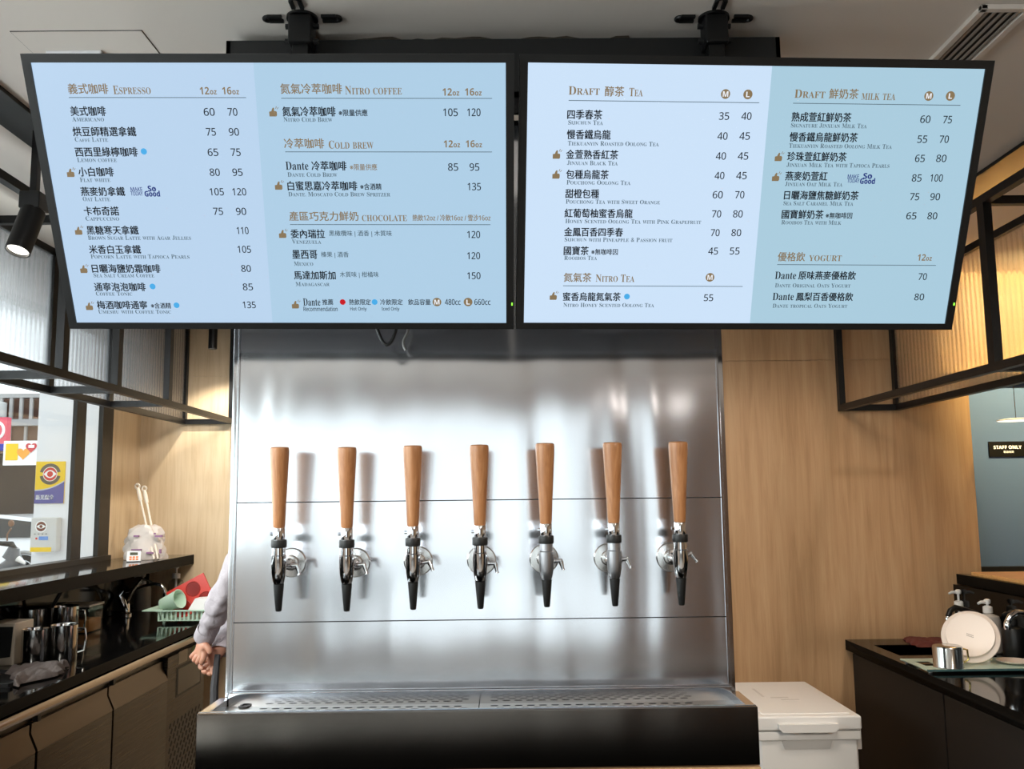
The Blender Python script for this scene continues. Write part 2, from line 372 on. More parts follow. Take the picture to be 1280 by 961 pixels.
RTV = [('H','DRAFT',711,750,113),('h','醇茶',756.5,780.5,114),('H','TEA',787,804,115),
('c','四季春茶',709.5,753,143),('s','SIJICHUN TEA',710.5,754,153),('n','35',899.5,912,145),('n','40',927.5,940,145),
('c','慢香鐵烏龍',709,763.5,168),('s','TIEKUANYIN ROASTED OOLONG TEA',710,824,179),('n','40',897.5,910,170),('n','45',925,938,170),
('c','金萱熟香紅茶',708,773,193),('s','JINXUAN BLACK TEA',709,772.5,203.5),('n','40',895.5,908,195),('n','45',923,936,195),
('c','包種烏龍茶',708,761,218),('s','POUCHONG OOLONG TEA',708.5,788.5,228),('n','40',894,906,219.5),('n','45',921,934,219.5),
('c','甜橙包種',707,749,242),('s','POUCHONG TEA with SWEET ORANGE',707.5,825.5,252),('n','60',891.5,904,243.5),('n','70',919.5,931,243.5),
('c','紅葡萄柚蜜香烏龍',706,791,266.5),('s','HONEY SCENTED OOLONG TEA with PINK GRAPEFRUIT',707,877,276.5),('n','70',890.5,902,267.5),('n','80',917,929,267.5),
('c','金鳳百香四季春',705.5,779,290),('s','SIJICHUN with PINEAPPLE & PASSION fruit',706,841,299.5),('n','70',889,900,291),('n','80',915,927,291),
('c','國寶茶',705,736,313.5),('t','※無咖啡因',739.5,772.5,315),('s','ROOIBOS TEA',705.5,746.5,322.5),('n','45',886,898,314),('n','55',913,925,314),
('h','氮氣茶',705,739.5,347),('H','NITRO TEA',745,793.5,348),
('c','蜜香烏龍氮氣茶',704,776,371),('s','NITRO HONEY SCENTED OOLONG TEA',704.5,818,381.5),('n','55',880.5,892,372.5),
('H','DRAFT',994,1032.5,117),('h','鮮奶茶',1037.5,1074,117),('H','milk tea',1078,1120.5,119.5),
('c','熟成萱紅鮮奶茶',990.5,1065,146),('s','SIGNATURE JINXUAN MILK TEA',989.5,1084.5,156.5),('n','60',1151.5,1164,149),('n','75',1180,1191,149.5),
('c','慢香鐵烏龍鮮奶茶',988,1073,171),('s','TIEKUANYIN ROASTED OOLONG MILK TEA',987,1116,182),('n','55',1148,1160,174),('n','70',1175.5,1187,174),
('c','珍珠萱紅鮮奶茶',985,1059,195.5),('s','JINXUAN MILK TEA with TAPIOCA PEARLS',984,1113,206),('n','65',1145,1157,198),('n','80',1171.5,1184,198),
('c','燕麥奶萱紅',982.5,1035,220),('s','JINXUAN OAT MILK TEA',982,1054,230),('v','MAKE',1060.5,1074.5,220.7),('v','TODAY',1060,1075,226),('V','So',1080,1091,220),('V','Good',1076,1094.5,226.3),('n','85',1141,1153,222.5),('n','100',1164,1179.5,222.5),
('c','日曬海鹽焦糖鮮奶茶',981,1074,244),('s','SEA SALT CARAMEL MILK TEA',980,1067.5,254),('n','75',1138.5,1150,246),('n','90',1164,1176,246),
('c','國寶鮮奶茶',978,1030,268),('t','※無咖啡因',1033,1066,269.5),('s','ROOIBOS TEA with MILK',977.5,1052.5,278),('n','65',1134,1146.5,270),('n','80',1160.5,1172.5,270),
('h','優格飲',973,1007,321),('H','yogurt',1012,1053,322),('z','12oz',1148,1166,322),
('D','Dante',969.5,996,344.5),('c','原味燕麥優格飲',999,1070.5,344.5),('s','DANTE ORIGINAL OATS YOGURT',969.5,1064,357),('n','70',1149,1159.5,346),
('D','Dante',966.5,993,371),('c','鳳梨百香優格飲',996,1067,371),('s','DANTE tropical OATS YOGURT',966.5,1060,382.5),('n','80',1144,1156,371.5)]
LLINES = [(85, 307, 122), (351, 615, 123), (356, 615, 190), (362, 613, 281)]
RLINES = [(711, 950, 125.5), (704, 929, 357.5), (992, 1202, 129), (972, 1171, 331)]
LTH = [(87.5, 217), (97.5, 289.5), (104, 337.5), (111, 384), (341, 141), (348, 233), (353, 293.5), (369, 382)]
RTH = [(696, 194), (695.5, 219), (692, 371), (974, 197), (970.5, 222)]
LDOT = [(179, 189.5, 'b'), (190, 358.5, 'b'), (220, 382, 'b'), (428, 378, 'r'), (468, 378, 'b')]
RDOT = [(784, 371, 'b')]
LBADGE = [(546, 378, 'M'), (585, 378, 'L')]
RBADGE = [(907.5, 117.5, 'M'), (935.5, 118, 'L'), (888, 347, 'M'), (1162, 120, 'M'), (1189, 120, 'L')]

def television(pose, label, texts, lines, thumbs, dots, badges, split, c1, c2, W, Hh, key, led):
    x, y, z, ry, rx, rz = pose
    a = Vector((math.cos(rz), math.sin(rz), 0)); up = Matrix.Rotation(rz, 3, 'Z') @ Vector((0, -math.sin(rx), math.cos(rx)))
    a2 = math.cos(ry)*a+math.sin(ry)*up; u2 = -math.sin(ry)*a+math.cos(ry)*up; bk = u2.cross(a2)
    ctr = Vector((x, y, z)); R = Matrix((a2, bk, u2)).transposed()
    t = thing('television', label, 'tv screen', ctr, 'menu screens above the taps', local=True, rot=R.to_euler())
    def loc(px, py):
        p = ray(px, py, plane=(ctr, bk))-ctr; return p.dot(a2), p.dot(u2)
    bz = .0165
    b = BM()
    for (x0, x1, z0, z1) in ((-W/2, W/2, Hh/2-bz, Hh/2), (-W/2, W/2, -Hh/2, -Hh/2+.0135), (-W/2, -W/2+bz, -Hh/2+.0135, Hh/2-bz), (W/2-bz, W/2, -Hh/2+.0135, Hh/2-bz)): b.box(x0, x1, 0, .03, z0, z1)
    fin('bezel', b, BLACK, t)
    fin('back_cover', BM().box(-W/2+.002, W/2-.002, .012, .036, -Hh/2+.002, Hh/2-.002).box(-.3, .3, .036, .06, -.22, .1, .006), mat('screen_back_grey', (120, 120, 122), .5), t)
    xs0, xs1, zs0, zs1 = -W/2+bz, W/2-bz, -Hh/2+.0135, Hh/2-bz
    ut = loc(*split[0])[0]; ub = loc(*split[1])[0]; ym = .004
    b = BM().use(c1).add([(xs0, ym, zs0), (ub, ym, zs0), (ut, ym, zs1), (xs0, ym, zs1), (xs0, ym+.004, zs0), (ub, ym+.004, zs0), (ut, ym+.004, zs1), (xs0, ym+.004, zs1)], [(0, 1, 2, 3), (7, 6, 5, 4)])
    b.use(c2).add([(ub, ym, zs0), (xs1, ym, zs0), (xs1, ym, zs1), (ut, ym, zs1), (ub, ym+.004, zs0), (xs1, ym+.004, zs0), (xs1, ym+.004, zs1), (ut, ym+.004, zs1)], [(0, 1, 2, 3), (7, 6, 5, 4)])
    scr = fin('screen', b, None, t, smooth=False)
    # writing on the screen
    cm = {'ink': INK, 'gold': GOLD, 'grey': GREYI, 'navy': NAVY}
    B = BM(); yt = ym-.0006; px1 = W/600.
    jobs = []; plan = []
    for st, s, *_ in texts:
        if st == 'z':
            runs = [(len(jobs), 1.0, 0), (len(jobs)+1, .74, .07)]; jobs += [(sans(s[:2], True), 0), (sans(s[2:], True), 0)]; plan.append(runs); continue
        if st in 'sH':                                # small capitals: each run is (gap before, height), scaled to the line's width
            runs = []
            for k, wd_ in enumerate(s.split(' ')):
                lower = wd_ == wd_.lower() and wd_.isalpha(); parts = [(wd_, .8)] if lower else [(wd_[:1], 1.0), (wd_[1:], .8)]
                for q, (p, sz) in enumerate(parts):
                    if p: runs.append((len(jobs), sz, (.36 if k and not q else .05 if q else 0))); jobs.append((serif(p.upper()), 0))
            plan.append(runs); continue
        plan.append(len(jobs))
        if st in 'D': jobs.append((serif(s), 0))
        elif st in 'nzfevV': jobs.append((sans(s, st in 'zV'), 0))
        else: jobs.append((sans(s), 0))
    polys = text_polys(jobs)
    for (st, s, xl, xr, yc), pk in zip(texts, plan):
        colr, h, _, sh = TX[st]; B.use(cm[colr])
        u0, w0 = loc(xl, yc); u1, w1 = loc(xr, yc); d = sh*px1
        if isinstance(pk, list):
            ext = [(min(v[0] for v in polys[j][0]), max(v[0] for v in polys[j][0]), min(v[1] for v in polys[j][0]), max(v[1] for v in polys[j][0])) for j, _, _ in pk]
            tot = sum((e[1]-e[0])*sz+g for e, (j, sz, g) in zip(ext, pk)); kx = (u1-u0)/tot; u = u0; base = w0-h*px1/2
            for e, (j, sz, g) in zip(ext, pk):
                u += g*kx; ww = (e[1]-e[0])*sz*kx; hh = h*px1*sz*(.78 if st == 'z' and sz < 1 else 1)
                place_text(B, polys[j], u, u+ww, base+hh/2, hh, yt); u += ww
            continue
        shifts = [(0, 0)] if not d else [(-d, 0), (d, 0), (0, d*.6), (0, -d*.6)]
        place_text(B, polys[pk], u0, u1, w0, h*px1, yt, shifts)
    B.use(GREYI)
    for x0, x1, yy in lines:
        u0, w0 = loc(x0, yy); u1, _ = loc(x1, yy); d = .0007
        B.add([(u0, yt, w0-d), (u1, yt, w0-d), (u1, yt, w0+d), (u0, yt, w0+d)], [(0, 1, 2, 3)])
    B.use(GOLD)
    for x0, yy in thumbs:
        u, w = loc(x0, yy); k = px1
        hand = [(-5, -4.5), (3.5, -4.5), (4.5, -3), (4.5, 1), (3.2, 2), (1.2, 2), (1.6, 5.5), (.2, 6.2), (-1.2, 4.4), (-2.2, 1.8), (-5, 1.2)]
        B.add([(u+p*k, yt, w+q*k) for p, q in hand], [tuple(range(len(hand)))])
        for p0, q0, p1, q1 in ((3, 4.5, 4.2, 7.6), (4.6, 4, 6.4, 6.4)):
            B.add([(u+p0*k, yt, w+q0*k), (u+(p0+.8)*k, yt, w+q0*k), (u+(p1+.8)*k, yt, w+q1*k), (u+p1*k, yt, w+q1*k)], [(0, 1, 2, 3)])
    for x0, yy, cc in dots:
        u, w = loc(x0, yy); B.use(DOTB if cc == 'b' else DOTR).disc((u, yt, w), 3.9*px1)
    pol = dict(zip('ML', text_polys([(sans('M', True), 0), (sans('L', True), 0)])))
    for x0, yy, ch in badges:
        u, w = loc(x0, yy); B.use(GOLD).disc((u, yt, w), 5.9*px1)
        B.use(WHT); wd_ = (7 if ch == 'M' else 4.6)*px1; place_text(B, pol[ch], u-wd_/2, u+wd_/2, w, 6.6*px1, yt-.0004)
    for (st, s, xl, xr, yc) in texts:              # little leaf inside the o of the slogan
        if s == 'So':
            u, w = loc(xr-1.5, yc); B.use(NAVY).disc((u, yt-.0003, w), 1.2*px1, 10, .6)
    fin('menu_lettering', B, None, scr, smooth=False)
    u, w = loc(*led)
    fin('status_light', BM().box(u-.0015, u+.0015, -.001, .002, w-.003, w+.003), mat('green_led', (60, 220, 60), .4, emit=(150, 230, 60), es=1.5), t)
    return t
S1 = mat('screen_light_left', (10, 10, 12), .22, emit=(186, 212, 238), es=1, spec=.25); S2 = mat('screen_dark_left', (10, 10, 12), .22, emit=(174, 206, 230), es=1, spec=.25)
S3 = mat('screen_light_right', (10, 10, 12), .22, emit=(204, 226, 249), es=1, spec=.25); S4 = mat('screen_dark_right', (10, 10, 12), .22, emit=(170, 204, 222), es=1, spec=.25)
television((-.4596, 1.838, 2.1185, -.0145, .4868, -.0164), 'left menu screen listing coffee drinks in two columns', LTV, LLINES, LTH, LDOT, LBADGE, ((316, 78), (340, 404)), S1, S2, .97, .565, 'l', (640, 380))
television((.5187, 1.8633, 2.1172, -.0064, .4278, .0311), 'right menu screen listing draft tea and milk tea', RTV, RLINES, RTH, RDOT, RBADGE, ((966, 83), (938, 404)), S3, S4, .97, .565, 'r', (1192.5, 380))

# ---------------------------------------------------------------- ceiling mounts of the screens
for px, lab in ((378, 'black ceiling pole and plate carrying the left menu screen'), (892, 'black ceiling pole and plate carrying the right menu screen')):
    p = ray(px, 22, Z=H); x, y = p.x, p.y
    t = thing('screen_ceiling_mount', lab, 'tv mount', (x, y, H), 'ceiling mounts of the menu screens')
    b = BM().lathe([(.036, -.006), (.036, 0)], (x, y, H))
    for k in range(4):
        dx, dy = ((1, 0), (-1, 0), (0, 1), (0, -1))[k]
        # slotted ear: a ring of bar around a slot
        e0, e1, hw = .045, .078, .014
        for s in (-1, 1):
            b.bar((x+dx*e0-dy*s*hw*.7, y+dy*e0+dx*s*hw*.7, H-.003), (x+dx*e1-dy*s*hw*.7, y+dy*e1+dx*s*hw*.7, H-.003), .009, .006)
        arc = [(x+dx*(e1+.0098*math.cos(a))-dy*.0098*math.sin(a), y+dy*(e1+.0098*math.cos(a))+dx*.0098*math.sin(a), H-.003) for a in [(-90+22.5*i)*PI/180 for i in range(9)]]
        b.tube(arc, .0045, 8)
    fin('ceiling_plate', b, BLACK, t)
    fin('clamp', BM().box(x-.026, x+.026, y-.03, y+.03, H-.075, H-.006, .006), BLACK, t)
    for s in (-1, 1):
        for zz in (-.022, -.058): fin('bolt', BM().lathe([(.007, 0), (.007, .012)], (x+s*.026, y, H+zz), (s, 0, 0), 6), BLACKM, t)
    fin('pole', BM().box(x-.018, x+.018, y-.018, y+.018, 2.13, H-.01, .003), BLACK, t)
    fin('tilt_bracket', BM().box(x-.10, x+.10, y-.052, y-.018, 2.16, 2.20, .002), BLACK, t)
# cable trough hung under the ceiling between the poles and the tap wall
xa = ray(283, 50, Y=2.06).x; xb = ray(975, 55, Y=2.06).x; zt_ = ray(283, 51, Y=2.06).z
t = thing('cable_trough', 'long black cable trough under the ceiling behind the screens', 'cable trough', ((xa+xb)/2, 2.11, 2.44))
fin('trough', BM().box(xa, xb, 2.06, 2.072, 2.44, zt_).box(xa, xb, 2.06, 2.17, 2.44, 2.45).box(xa+.006, xb-.006, 2.158, 2.17, 2.44, H).box(xa, xa+.01, 2.06, 2.17, 2.44, zt_).box(xb-.01, xb, 2.06, 2.17, 2.44, zt_), BLACKM, t)
for k, (dy, r) in enumerate(((.035, .014), (.065, .012), (.05, .016))):
    pts = [(xa+.3+i*.03, 2.06+dy+.006*math.sin(i*1.7+k), zt_+.004+.006*math.sin(i*.9+k*2)) for i in range(int((xb-xa-.6)/.03))]
    fin('foil_hose', BM().tube(pts, [r*(1+.12*(i % 2)) for i in range(len(pts))], 8), mat('dull_foil', (120, 112, 104), .3, 1) if k == 0 else BLACKM, t)
# loose cable loop under the left screen
pts = [(ray(470+i*27/10, 405+26*(1-((i-5)/5)**2), Y=2.05)) for i in range(11)]
tag(fin('cable', BM().tube([(p.x, p.y, p.z) for p in pts], .0042, 10), BLACKM, None, loc=(pts[5].x, pts[5].y, pts[5].z)), 'short black cable loop hanging below the left menu screen', 'cable')
pts = [ray(507+3*math.sin(i*.8), 404+i*4.2, Y=2.15) for i in range(9)]
tag(fin('cable', BM().tube(pts, .0035, 8), mat('grey_cable', (120, 118, 116), .5), None, loc=pts[4]), 'thin grey cable hanging below the left screen beside the black loop', 'cable')

# ================================================================ tap wall
PL, PR, PY = -.642, .521, 2.2
G1, G2, G3 = 1.4933, 1.2146, 1.0572
t = thing('tap_wall', 'brushed stainless steel wall panel carrying the seven beer taps', 'tap wall', ((PL+PR)/2, PY, 0))
fin('wall_core', BM().box(PL+.004, PR-.004, PY+.004, PY+.10, 0, 2.44), BLACKM, t)
for z0, z1 in ((G3-.02, G2-.0012), (G2+.0012, G1-.0012), (G1+.0012, 2.435)):
    fin('steel_sheet', BM().box(PL, PR, PY, PY+.004, z0, z1), STEEL, t, smooth=False)
for xx, s in ((PL, -1), (PR, 1)):
    fin('edge_trim', BM().box(min(xx, xx+s*.012), max(xx, xx+s*.012), PY-.002, PY+.1, 0, 2.02, .002).box(min(xx-s*.004, xx), max(xx-s*.004, xx), PY-.004, PY+.0, G3, 2.03), STEELP, t)
    fin('side_profile', BM().box(min(xx, xx+s*.010), max(xx, xx+s*.010), PY+.0, PY+.1, 2.02, 2.44), BLACK, t)

# ---------------------------------------------------------------- drip tray unit below the taps
TX0, TX1, TYF, TZ = -.665, .54, 2.035, 1.046
t = thing('drip_tray', 'long stainless drip tray with slotted plates below the taps', 'drip tray', ((TX0+TX1)/2, 2.1, 0))
fin('front_panel', BM().box(TX0, TX1, TYF, TYF+.012, .925, TZ, .003), STEELD, t)
fin('base_cabinet', BM().box(TX0+.005, TX1-.005, TYF+.02, PY-.015, 0, .90), DARKCAB, t)
fin('wooden_strip', BM().box(TX0, TX1, TYF-.004, TYF+.012, .885, .922), OAK_R, t)
ZB_ = TZ-.022
fin('rim', BM().box(TX0, TX0+.022, TYF+.012, PY-.006, ZB_, TZ, .003).box(TX1-.022, TX1, TYF+.012, PY-.006, ZB_, TZ, .003).box(TX0, TX1, TYF+.0125, TYF+.02, ZB_, TZ+.001, .002).box(PL, PR, PY-.016, PY-.006, ZB_, TZ+.012, .003), STEELP, t)
fin('catch_basin', BM().box(TX0+.02, TX1-.02, TYF+.013, PY-.012, ZB_-.06, ZB_-.05), BLACKM, t)
def slotted_plate(x0, x1, y0, y1, z, cols, rows, mx0, mx1):
    """sheet with real slots, staggered"""
    b = BM(); my = .014; cy = (y1-y0-2*my)/rows; cx = (x1-x0-mx0-mx1)/(cols+.5)
    def quad(a, c, e, f): b.add([(a, e, z), (c, e, z), (c, f, z), (a, f, z)], [(0, 1, 2, 3)])
    quad(x0, x1, y0, y0+my); quad(x0, x1, y1-my, y1)
    for r in range(rows):
        ya = y0+my+r*cy; yb = ya+cy; xs = x0+mx0+(cx/2 if r % 2 else 0); xe = xs+cols*cx
        quad(x0, xs, ya, yb); quad(xe, x1, ya, yb)
        for k in range(cols):
            a = xs+k*cx; e = a+cx; mx = (a+e)/2; m_y = (ya+yb)/2; hl, hr = .0046, .0046
            L = [(mx-hl+hr*math.cos(q), m_y+hr*math.sin(q)) for q in [PI/2+PI*i/6 for i in range(7)]]
            Rr = [(mx+hl+hr*math.cos(q), m_y+hr*math.sin(q)) for q in [-PI/2+PI*i/6 for i in range(7)]]
            left = [(a, ya), (mx, ya), (mx, m_y-hr)]+L[::-1]+[(mx, m_y+hr), (mx, yb), (a, yb)]
            right = [(mx, ya), (e, ya), (e, yb), (mx, yb), (mx, m_y+hr)]+Rr[::-1]+[(mx, m_y-hr)]
            for pl in (left, right): b.add([(p, q, z) for p, q in pl], [tuple(range(len(pl)))])
    return b
XS = ray(600, 875, Z=ZB_).x
for x0, x1, m0, m1 in ((TX0+.022, XS-.001, .075, .02), (XS+.001, TX1-.022, .02, .075)):
    fin('slotted_plate', slotted_plate(x0, x1, TYF+.018, PY-.016, ZB_+.004, 17, 5, m0, m1), STEELT, t, smooth=False)
for px in (305, 890):
    p = ray(px, 884 if px < 600 else 871, Z=ZB_+.004)
    fin('drain_plug', BM().lathe([(.013, 0), (.013, .003), (.008, .004), (.008, .001), (0, .001)], (p.x, p.y, ZB_+.004)), RUBBER, t)

struct('added_counter', BM().box(-1.25, 1.25, .95, 1.55, .82, .86, .003).box(-1.2, 1.2, .98, 1.5, .0, .82), STONE)  # unseen dark counter, added to darken the reflection in the drip tray front

# ---------------------------------------------------------------- beer taps (built once at the origin = centre of the wall flange)
t0 = thing('beer_tap', '', 'beer tap', (0, 0, 0), 'row of seven taps on the steel panel', local=True)
fin('wall_flange', BM().lathe([(.0345, 0), (.0345, .004), (.032, .006), (.018, .007), (.016, .012), (.012, .013)], (0, 0, 0), (0, -1, 0), 36), mat('satin_steel', (206, 204, 202), .22, 1), t0)
fin('shank', BM().lathe([(.010, 0), (.010, .03), (.013, .031), (.013, .047), (.0095, .048), (.0095, .125)], (0, 0, 0), (0, -1, 0)), CHROME, t0)
ax = Vector((0, -.055, 1)).normalized(); bc = Vector((0, -.128, .012))
TAPC = CHROME
fin('tap_body', BM().lathe([(.0085, -.052), (.0125, -.046), (.0155, -.03), (.0165, -.012), (.0165, .012), (.0145, .014), (.0145, .030), (.013, .031)], bc, ax), TAPC, t0)
fin('collar', BM().lathe([(.0165, .030), (.0172, .032), (.0172, .045), (.0165, .047)], bc, ax), RUBBER, t0)
fin('handle_ferrule', BM().lathe([(.0125, .047), (.013, .05), (.0130, .073), (.0125, .074)], bc, ax).lathe([(.0035, 0), (.0035, .008)], bc+ax*.06+Vector((-.011, 0, 0)), (-1, 0, 0), 10), CHROME, t0)
fin('wooden_handle', BM().lathe([(.0125, .074), (.0135, .080), (.0152, .12), (.0185, .18), (.0212, .235), (.0215, .246), (.0205, .2515), (.017, .2535), (0, .254)], bc, ax, 32), BEECH, t0)
fin('spout', BM().lathe([(.0118, -.05), (.0112, -.058), (.0068, -.108), (.0055, -.110), (.0040, -.108), (.0040, -.09)], bc, ax, cap=False), RUBBER, t0)
lv = fin('flow_lever', BM().lathe([(.0065, 0), (.0065, .012), (.005, .013), (.005, .026)], (.0095, -.095, .0), (1, 0, 0), 14).lathe([(.004, 0), (.0055, .008), (.0035, .022), (.0045, .026)], (.0325, -.095, .004), (.25, 0, -1), 12), CHROME, t0)
fl = [(365, 703), (445, 703), (523, 701), (602, 700), (680, 698), (760, 697), (838, 696)]
tl_ = ['leftmost tap with a wooden handle on the steel panel', 'second tap from the left with a wooden handle', 'third tap from the left with a wooden handle',
       'middle tap of the seven, with three taps on either side', 'third tap from the right, satin body and wooden handle', 'second tap from the right, satin body and wooden handle', 'rightmost tap with a wooden handle, nearest the right oak wall']
SATIN = mat('satin_tap_body', (176, 176, 180), .35, 1)
taps = []
for i, (px, py) in enumerate(fl):
    p = ray(px, py, Y=PY)
    o = t0 if i == 0 else dup(t0, p, tl_[i])
    o.location = p; o['label'] = tl_[i]; taps.append(o)
for i in (4, 5):
    for ch in taps[i].children:
        if ch.name.startswith('tap_body'): ch.data = ch.data.copy(); ch.data.materials[0] = SATIN
ang = [0, 5, 14, -4, 3, 9, 38]
for i, o in enumerate(taps):                      # levers stand at slightly different angles
    for ch in o.children:
        if ch.name.startswith('flow_lever'): ch.rotation_euler = (0, math.radians(-(ang[i])*.6), 0)

# ================================================================ hanging shelf frames with fluted panels
def hanging_frame(label, xi, xo, zb, zt, ys, y1, s, name='overhead_rack'):
    """xi inner, xo outer plane, ys post positions (far to near)"""
    t = thing(name, label, 'overhead rack', ((xi+xo)/2, ys[0], zb)); w = .028
    y0 = ys[0]
    for x in (xi, xo):
        for z in (zb, zt): fin('frame_rail', BM().box(x-w/2, x+w/2, y1, y0, z-w/2, z+w/2), BLACK, t)
    for y in ys:
        wp = .042 if y != ys[0] else .032
        for x in (xi, xo): fin('frame_post', BM().box(x-w/2, x+w/2, y-wp, y, zb+w/2, zt-w/2), BLACK, t)
        for z in (zb, zt): fin('cross_bar', BM().box(min(xi, xo)+w/2, max(xi, xo)-w/2, y-w, y, z-w/2, z+w/2), BLACK, t)
    for i in range(len(ys)):
        a = ys[i]-.042; b_ = ys[i+1] if i+1 < len(ys) else y1
        fin('fluted_panel', BM().box(xo-.004, xo+.004, b_, a, zb+w/2, zt-w/2), FLUTED, t, smooth=False)
    for y in (ys[0]-.06, y1+.2):
        for x in (xi, xo): fin('hanger', BM().box(x-w/2, x+w/2, y-w, y, zt+w/2, H), BLACK, t)
    return t
RI, RO, RZB, RZT = 1.593, 1.857, 1.8985, 2.456
hanging_frame('black steel hanging frame with amber-lit fluted panels above the right counter', RI, RO, RZB, RZT, [WR-.003, ray(1241, 462, X=RI).y, 1.6], .4, 1)
LI, LO, LZB, LZT = -1.544, -1.814, 1.943, 2.50
hanging_frame('black steel hanging frame with pale fluted panels above the left counter', LI, LO, LZB, LZT, [WL-.003, ray(212, 480, X=LI).y, ray(148, 480, X=LI).y, ray(80, 467, X=LI).y, 1.7], .4, -1)
# lighting tracks on the ceiling
for xs, lab, nm in (((-1.325, -1.45), 'flat black lighting track on the ceiling left of the screens', 'l'), ((1.652, 1.80), 'flat black lighting track on the ceiling right of the screens', 'r')):
    x0, x1 = sorted(xs)
    tag(fin('lighting_track', BM().box(x0, x1, .3, WR-.05 if nm == 'r' else WL-.05, H-.014, H-.001, .002), BLACK, None, loc=((x0+x1)/2, 2, H)), lab, 'light track', 'ceiling lighting tracks')
LENS = mat('lamp_lens', (250, 246, 238), .4, emit=(255, 246, 230), es=6)
def spotlight(label, base, tip, r, hang):
    base = Vector(base); tip = Vector(tip); t = thing('spotlight', label, 'spotlight', base, 'black cylinder spotlights'); d = (tip-base).normalized(); L = (tip-base).length
    fin('lamp_housing', BM().lathe([(r*.9, 0), (r, .004), (r, L), (r*.88, L), (r*.84, L-.012)], base, d, cap=False).lathe([(r*.9, 0), (0, .0001)], base, d), BLACK, t)
    fin('lens', BM().lathe([(r*.84, L-.008), (0, L-.007)], base, d), LENS if base.y > 0 else mat('bright_lens', (255, 250, 240), .4, emit=(255, 244, 226), es=10), t)
    b = BM()
    if hang == 'arm': b.box(base.x-.03, base.x+.03, base.y-.03, base.y+.03, base.z, base.z+.05, .005).bar(base+Vector((0, 0, .04)), (base.x, base.y, H), .02)
    else: b.bar(base, (base.x, base.y, H), .012)
    fin('stem', b, BLACK, t); return t
p0 = ray(42, 263, Y=2.6); p1 = ray(22, 314, Y=2.55)
spotlight('tilted black cylinder spotlight at the left edge beside the screen', p0, p1, .034, 'arm')
p0 = ray(267, 395, Y=4.88); p1 = ray(267, 436, Y=4.88); SMALL = (p0.x, p0.y, p1.z)
spotlight('small upright black spotlight in front of the left oak wall', (p0.x, p0.y, p0.z), (p0.x, p0.y, p1.z), .023, 'stem')

# ---------------------------------------------------------------- ceiling hatch and air vent
a = ray(13, 39, Z=H); b_ = ray(178, 39, Z=H)
t = thing('ceiling_hatch', 'square access hatch with a thin dark gap in the ceiling, top left', 'access hatch', (a.x, a.y, H))
x0, x1, y0 = a.x, b_.x, a.y; y1 = y0+.32
fin('gap', BM().box(x0-.0012, x1+.0012, y0-.0012, y1+.0012, H-.001, H+.002), mat('gap_shadow', (40, 36, 34), .9), t)
fin('panel', BM().box(x0+.0006, x1-.0006, y0+.0006, y1-.0006, H-.0022, H), PAINT, t)
a = ray(60, 61.5, Z=H); b_ = ray(123, 61.5, Z=H)
tag(fin('ceiling_light', BM().use(WHITEP).box(a.x-.006, b_.x+.006, a.y+.002, a.y+.16, H-.012, H-.002, .003).use(mat('cool_diffuser', (240, 242, 246), .5, emit=(226, 230, 240), es=1.2)).box(a.x, b_.x, a.y+.01, a.y+.15, H-.0135, H-.011), None, None, loc=(a.x, a.y, H)), 'small pale square ceiling light by the hatch above the left screen', 'ceiling light')
a = ray(1224, 8, Z=H); e = ray(1212, 72, Z=H); b_ = ray(1158, 73, Z=H)
vx0 = a.x; vx1 = ray(1280, 12, Z=H).x+.01; vy0 = a.y-.01; vy1 = vy0+.9
t = thing('air_vent', 'slotted white air conditioning vent in the ceiling, top right', 'air vent', (vx0, vy0, H)); fr_ = .016
b = BM()
for q in ((vx0, vx1, vy0, vy0+fr_), (vx0, vx1, vy1-fr_, vy1), (vx0, vx0+fr_, vy0, vy1), (vx1-fr_, vx1, vy0, vy1)): b.box(*q, H-.012, H, .002)
for yy in (vy0+.3, vy0+.6): b.box(vx0, vx1, yy, yy+.006, H-.010, H)
fin('vent_frame', b, mat('vent_cream', (206, 196, 188), .5), t)
fin('duct', BM().box(vx0+.004, vx1-.004, vy0+.004, vy1-.004, H-.0015, H+.0), mat('duct_dark', (34, 31, 30), .8), t)
nsl = 5; stp = (vx1-vx0-2*fr_)/nsl
for k in range(nsl):
    xx = vx0+fr_+(k+.5)*stp
    fin('slat', BM().bar((xx, vy0+.004, H-.007), (xx, vy1-.004, H-.007), .007, .003), mat('vent_grey', (150, 142, 136), .5), t)

# ================================================================ left counter
CZ, LC = .93, -1.43
t = thing('worktop', 'polished black stone worktop along the left window', 'worktop', (LC, 3, CZ))
edges_honed(fin('slab', BM().box(LB+.084, LC, .6, WL-.002, CZ-.035, CZ, .003), STONE, t))
struct('trim_1', BM().box(LB+.002, LB+.08, .6, WL-.002, CZ-.1, LZ-.055), STONE)
tag(fin('steel_rail', BM().tube([(LC-.012, .6, CZ-.058), (LC-.012, WL-.3, CZ-.058)], .019, 14), mat('edge_steel', (160, 148, 138), .22, 1), None, loc=(LC, 3, CZ-.058)), 'long rounded steel rail under the edge of the left worktop', 'rail')
tag(edges_honed(fin('window_ledge', BM().box(LB+.0, LF, .6, WL-.001, LZ-.052, LZ, .003), STONE, None, loc=(LF, 3, LZ))), 'raised black stone ledge under the left window', 'ledge')
